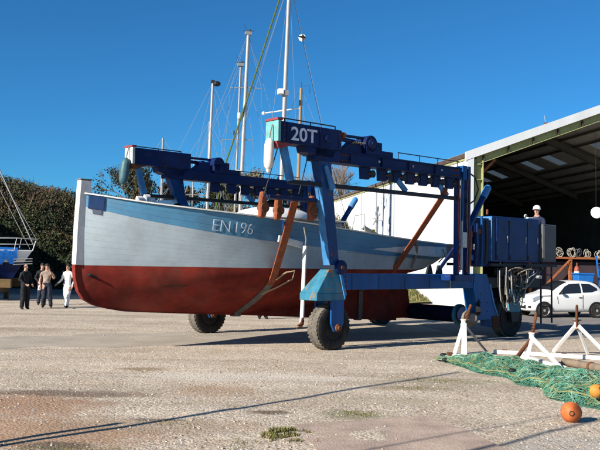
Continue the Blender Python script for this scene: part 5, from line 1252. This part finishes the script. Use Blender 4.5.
# ------------------------------------------------------------------ banks, scrub and trees behind
def hz(x, y):
    t = max(0, min(1, (y-53)/10)); base = t*t*(3-2*t)
    ht = lerp_tab([(-60, 8.5), (-26, 7.6), (-21, 6.6), (-16, 5.9), (-8, 5.2), (0, 4.6), (10, 4.2), (60, 4.2)], x)
    return base*ht*(1+.12*noise.noise((x*.12, y*.12, 0)))-.05
b = MB(); nx, ny = 70, 26
for j in range(ny):
    for i in range(nx):
        x = -75+150*i/(nx-1); y = 51+(150-51)*(j/(ny-1))**1.8; b.v.append((x, y, hz(x, y)))
for j in range(ny-1):
    for i in range(nx-1): b.f.append([j*nx+i, j*nx+i+1, (j+1)*nx+i+1, (j+1)*nx+i]); b.mi.append(0)
tag(b.build('hillside', M('bank_earth', (.014, .014, .008), .95, .5, .6), smooth=2), 'dark overgrown bank rising behind the yard', kind='structure')
lf = [M('dark_evergreen_leaf', (.018, .032, .012), .7, .5, 2), M('olive_leaf', (.05, .06, .02), .7, .5, 2), M('bracken_brown', (.095, .062, .03), .85, .5, 2), M('reddish_twig', (.085, .056, .04), .85, .4, 2), M('pale_dry_grass', (.22, .18, .09), .85, .4, 2)]
def scrub():
    b = MB(); rn = random.Random(12)
    for k in range(900):
        x = rn.uniform(-30, 12) if k % 3 else rn.uniform(-27, -9); y = 53+rn.random()**1.3*16
        if x > 4 and y < 68: continue
        gzv = hz(x, y); r_ = rn.uniform(.5, 1.3); topside = (gzv > 4.3)
        if topside: mi = rn.choice((0, 0, 0, 1, 1, 2, 2, 3))
        else: mi = rn.choice((0, 0, 0, 0, 0, 1, 2))  # shade on the lower bank put in as darker leaves
        if x > -9: mi = rn.choice((0, 1, 1, 2, 4, 4, 2))
        n_ = 300
        for q in range(n_):
            th = rn.uniform(0, 6.28); ph = math.acos(rn.uniform(-.2, 1)); rr = r_*(.65+.4*rn.random())
            c = Vector((x+rr*math.sin(ph)*math.cos(th), y+rr*math.sin(ph)*math.sin(th), gzv+.15+rr*1.0*math.cos(ph)))
            d = Vector((rn.gauss(0, 1), rn.gauss(0, 1), rn.gauss(0, 1))).normalized(); e = d.orthogonal().normalized(); e = Matrix.Rotation(rn.uniform(0, 6.28), 3, d)@e; g_ = d.cross(e); s_ = rn.uniform(.045, .115)
            m_ = mi if rn.random() < .8 else rn.choice((0, 1, 2))
            b.add([c-e*s_, c+g_*s_*.55, c+e*s_, c-g_*s_*.55], [(0, 1, 2, 3)], m_)
        if topside or x > -9:
            for q in range(5):
                a = Vector((x+rn.uniform(-r_, r_)*.8, y+rn.uniform(-r_, r_)*.8, gzv+r_*.5)); t_ = a+Vector((rn.uniform(-.4, .4), rn.uniform(-.3, .3), rn.uniform(.3, 1.0)))
                b.bar(a, t_, .035, .035, w2=.012, h2=.012, mi=rn.choice((2, 3, 3, 4)))
    o = b.build('scrub', lf, recalc=False); tag(o, 'tangled dark scrub and brown bracken covering the bank', 'scrub', kind='stuff')
scrub()
def bare_tree(label, loc, H, spread, seed, mats, leaves=0, lm=None, stems=1, grp='trees behind the yard'):
    o = thing('tree', label, 'tree', loc, 0, grp); rn = random.Random(seed); tk = MB(); cr_ = MB(); lv = MB()
    def grow(p, d, ln, r_, lev):
        pts = [p]; dd = d.copy()
        for i in range(3):
            dd = (dd+Vector((rn.gauss(0, .13), rn.gauss(0, .13), rn.gauss(.03, .08)))).normalized(); pts.append(pts[-1]+dd*ln/3)
        tgt = tk if lev < 2 else cr_
        tgt.tube(pts, [r_, r_*.85, r_*.7, r_*.55], 6 if lev < 2 else 3, cap=False)
        if lev >= 3 and leaves:
            for q in range(leaves):
                c = pts[rn.randint(1, 3)]+Vector((rn.gauss(0, .12), rn.gauss(0, .12), rn.gauss(0, .12))); e = Vector((rn.gauss(0, 1), rn.gauss(0, 1), rn.gauss(0, 1))).normalized(); g_ = e.orthogonal().normalized(); s_ = rn.uniform(.05, .11)
                lv.add([c-e*s_, c+g_*s_*.6, c+e*s_, c-g_*s_*.6], [(0, 1, 2, 3)])
        if lev >= 5: return
        for k in range(rn.choice((2, 3, 3)) if lev < 4 else 3):
            i = rn.choice((2, 3, 3)) if lev else rn.choice((1, 2, 3, 3)); dv = (dd+Vector((rn.gauss(0, 1), rn.gauss(0, 1), rn.gauss(.25, .6)))*spread).normalized()
            grow(pts[i], dv, ln*rn.uniform(.6, .82), r_*.6, lev+1)
        grow(pts[3], (dd+Vector((rn.gauss(0, .2), rn.gauss(0, .2), .1))).normalized(), ln*.78, r_*.62, lev+1)
    for s_ in range(stems): grow(Vector((rn.uniform(-.3, .3)*(stems > 1), rn.uniform(-.3, .3)*(stems > 1), 0)), Vector((rn.gauss(0, .12*stems**.5), rn.gauss(0, .1), 1)).normalized(), H*.30, H*.02, 0)
    tk.build('trunk', mats[0], o, recalc=False); c = cr_.build('crown', mats[1], o, recalc=False)
    if leaves: lv.build('leaf', lm, c, recalc=False)['kind'] = 'stuff'
bark = M('grey_bark', (.12, .095, .07), .9, .4, 5); twig = M('grey_brown_twig', (.17, .12, .09), .9, .4, 3); bark_d = M('dark_bark', (.06, .045, .035), .9, .4, 5)
bare_tree('bare grey-twigged tree showing between the 20T beam and the white shed roof', (4.6, 76, 3.6), 8.2, .5, 21, (bark, twig), stems=3)
bare_tree('leafless twiggy tree standing behind the far hoist arm near the bow', (-11.9, 60, 3.9), 5.4, .45, 5, (bark_d, M('dull_brown_twig', (.13, .085, .05), .9, .4, 3)), leaves=2, lm=lf[1], stems=2)
for k, (x, y, h_, sd_) in enumerate(((-6.3, 66, 3.9, 31), (-3.6, 64, 4.2, 32), (-1.2, 67, 4.3, 33), (1.5, 70, 4.2, 34), (-9.2, 63, 2.9, 35))):
    bare_tree(['dull olive half-bare tree behind the leftmost masts', 'yellow-brown half-bare tree behind the radar mast', 'straggly half-bare tree behind the tallest mast', 'half-bare tree left of the white shed end', 'low half-bare bush beside the short grey mast'][k], (x, y, hz(x, y)-.1), h_, .5, sd_, (bark_d, twig), leaves=4, lm=lf[(1, 4, 1, 2, 2)[k]], stems=2)
# grassy mound and gravel heap at the foot of the shed wall
gm = MB()
for i in range(25):
    for j in range(9):
        x = -1.6*j/8*1.0; y = 4.5+11*i/24; h_ = .9*math.exp(-((y-9.2)/3.2)**2)*(1-(j/8)**1.5)
        gm.v.append((x-.03, y, h_+.06*noise.noise((x*2, y*2, 0))*(j < 8)*(0 < i < 24)))
for i in range(24):
    for j in range(8): gm.f.append([i*9+j, i*9+j+1, (i+1)*9+j+1, (i+1)*9+j]); gm.mi.append(0)
o = gm.build('grass_bank', M('rough_grass', (.13, .13, .04), .95, .5, 4, bump=1, bscale=30), smooth=2); o.location = SC; o.rotation_euler = (0, 0, SANG); tag(o, 'low grassy bank along the foot of the white shed wall', kind='structure')
b = MB(); rn = random.Random(9)
for k in range(2600):
    yy = rn.uniform(5, 15); j = rn.random(); h_ = .9*math.exp(-((yy-9.2)/3.2)**2)*(1-j**1.5); x = -1.6*j; p = Vector((x-.03, yy, h_)); d = Vector((rn.uniform(-.1, .1), rn.uniform(-.1, .1), rn.uniform(.08, .26)))
    s_ = Vector((rn.uniform(-.02, .02), .02, 0)); b.add([p-s_, p+s_, p+d], [(0, 1, 2)], rn.choice((0, 0, 1)))
o = b.build('bank_grass', [gr_m, gr_m2], recalc=False); o.location = SC; o.rotation_euler = (0, 0, SANG); tag(o, 'tufts of rough grass on the bank by the shed wall', 'grass', kind='stuff')
b = MB()
for k in range(900):
    a = rn.uniform(0, 6.28); q = rn.random()**.5; x = q*1.5*math.cos(a); yy = q*1.5*math.sin(a); z = .9*(1-q)+.02; s_ = rn.uniform(.04, .1); c = Vector((x, yy, z))
    b.add([c+Vector((rn.uniform(-1, 1), rn.uniform(-1, 1), rn.uniform(-1, 1)))*s_ for _ in range(4)], [(0, 1, 2), (0, 2, 3), (0, 3, 1), (1, 2, 3)], rn.randint(0, 2))
o = b.build('rubble_heap', st[:3]); o.location = (4.3, 50.5, 0); tag(o, 'grey rubble heap beside the grassy bank under the stern', 'rubble', kind='stuff')

# ------------------------------------------------------------------ outside the frame: what is added to throw the shade seen in it
wl_ = thing('shade_block', 'added unseen workshop standing outside the frame to the left, shading the foot of the bank', 'building', (-34, 36, 0), R(10))  # unseen building added to throw shade on the ground and lower bank
MB().box(-6, 6, -9, 18, 0, 10).build('wall', greyp, wl_); MB().prism([(-6.4, 10), (6.4, 10), (0, 13)], lambda a, c, d: (a, d, c), -9.4, 14.4).build('roof', roof_m, wl_)
MB().box(6.002, 6.1, -2, 3, 0, 4).build('door', navy, wl_)
def pole2(loc, tip, r_, lab):
    o = thing('steel_pole', lab, 'pole', (loc[0], loc[1], 0), 0, 'poles beside the yard'); d = Vector(tip)-Vector((loc[0], loc[1], 0))
    MB().tube([(0, 0, -.1), d*.5, d], [r_, r_*.9, r_*.75], 8).build('shaft', alu_d, o, smooth=True); MB().box(-.15, .15, -.15, .15, -.02, .03).build('base_plate', rust, o)
LS = 1/math.tan(SUN_EL)
def tip_for(sx, sy, z): return (sx-math.cos(SUN_AZ)*LS*z, sy-math.sin(SUN_AZ)*LS*z, z)
pole2((-5.5, 6.4), tip_for(3.11, 15.84, 6.0), .05, 'slim grey steel pole outside the frame whose shadow crosses the gravel')
pole2((-5.2, 7.0), tip_for(-2.2, 10.35, 2.2), .06, 'short thick grey pole outside the frame beside the slimmer one')
pole2((-5.1, 2.4), tip_for(4.3, 11.4, 6.2), .045, 'leaning steel pole outside the frame behind the viewer')
pole2((-5.4, 3.9), tip_for(3.66, 11.5, 6.0), .02, 'thin steel rod outside the frame behind the viewer')
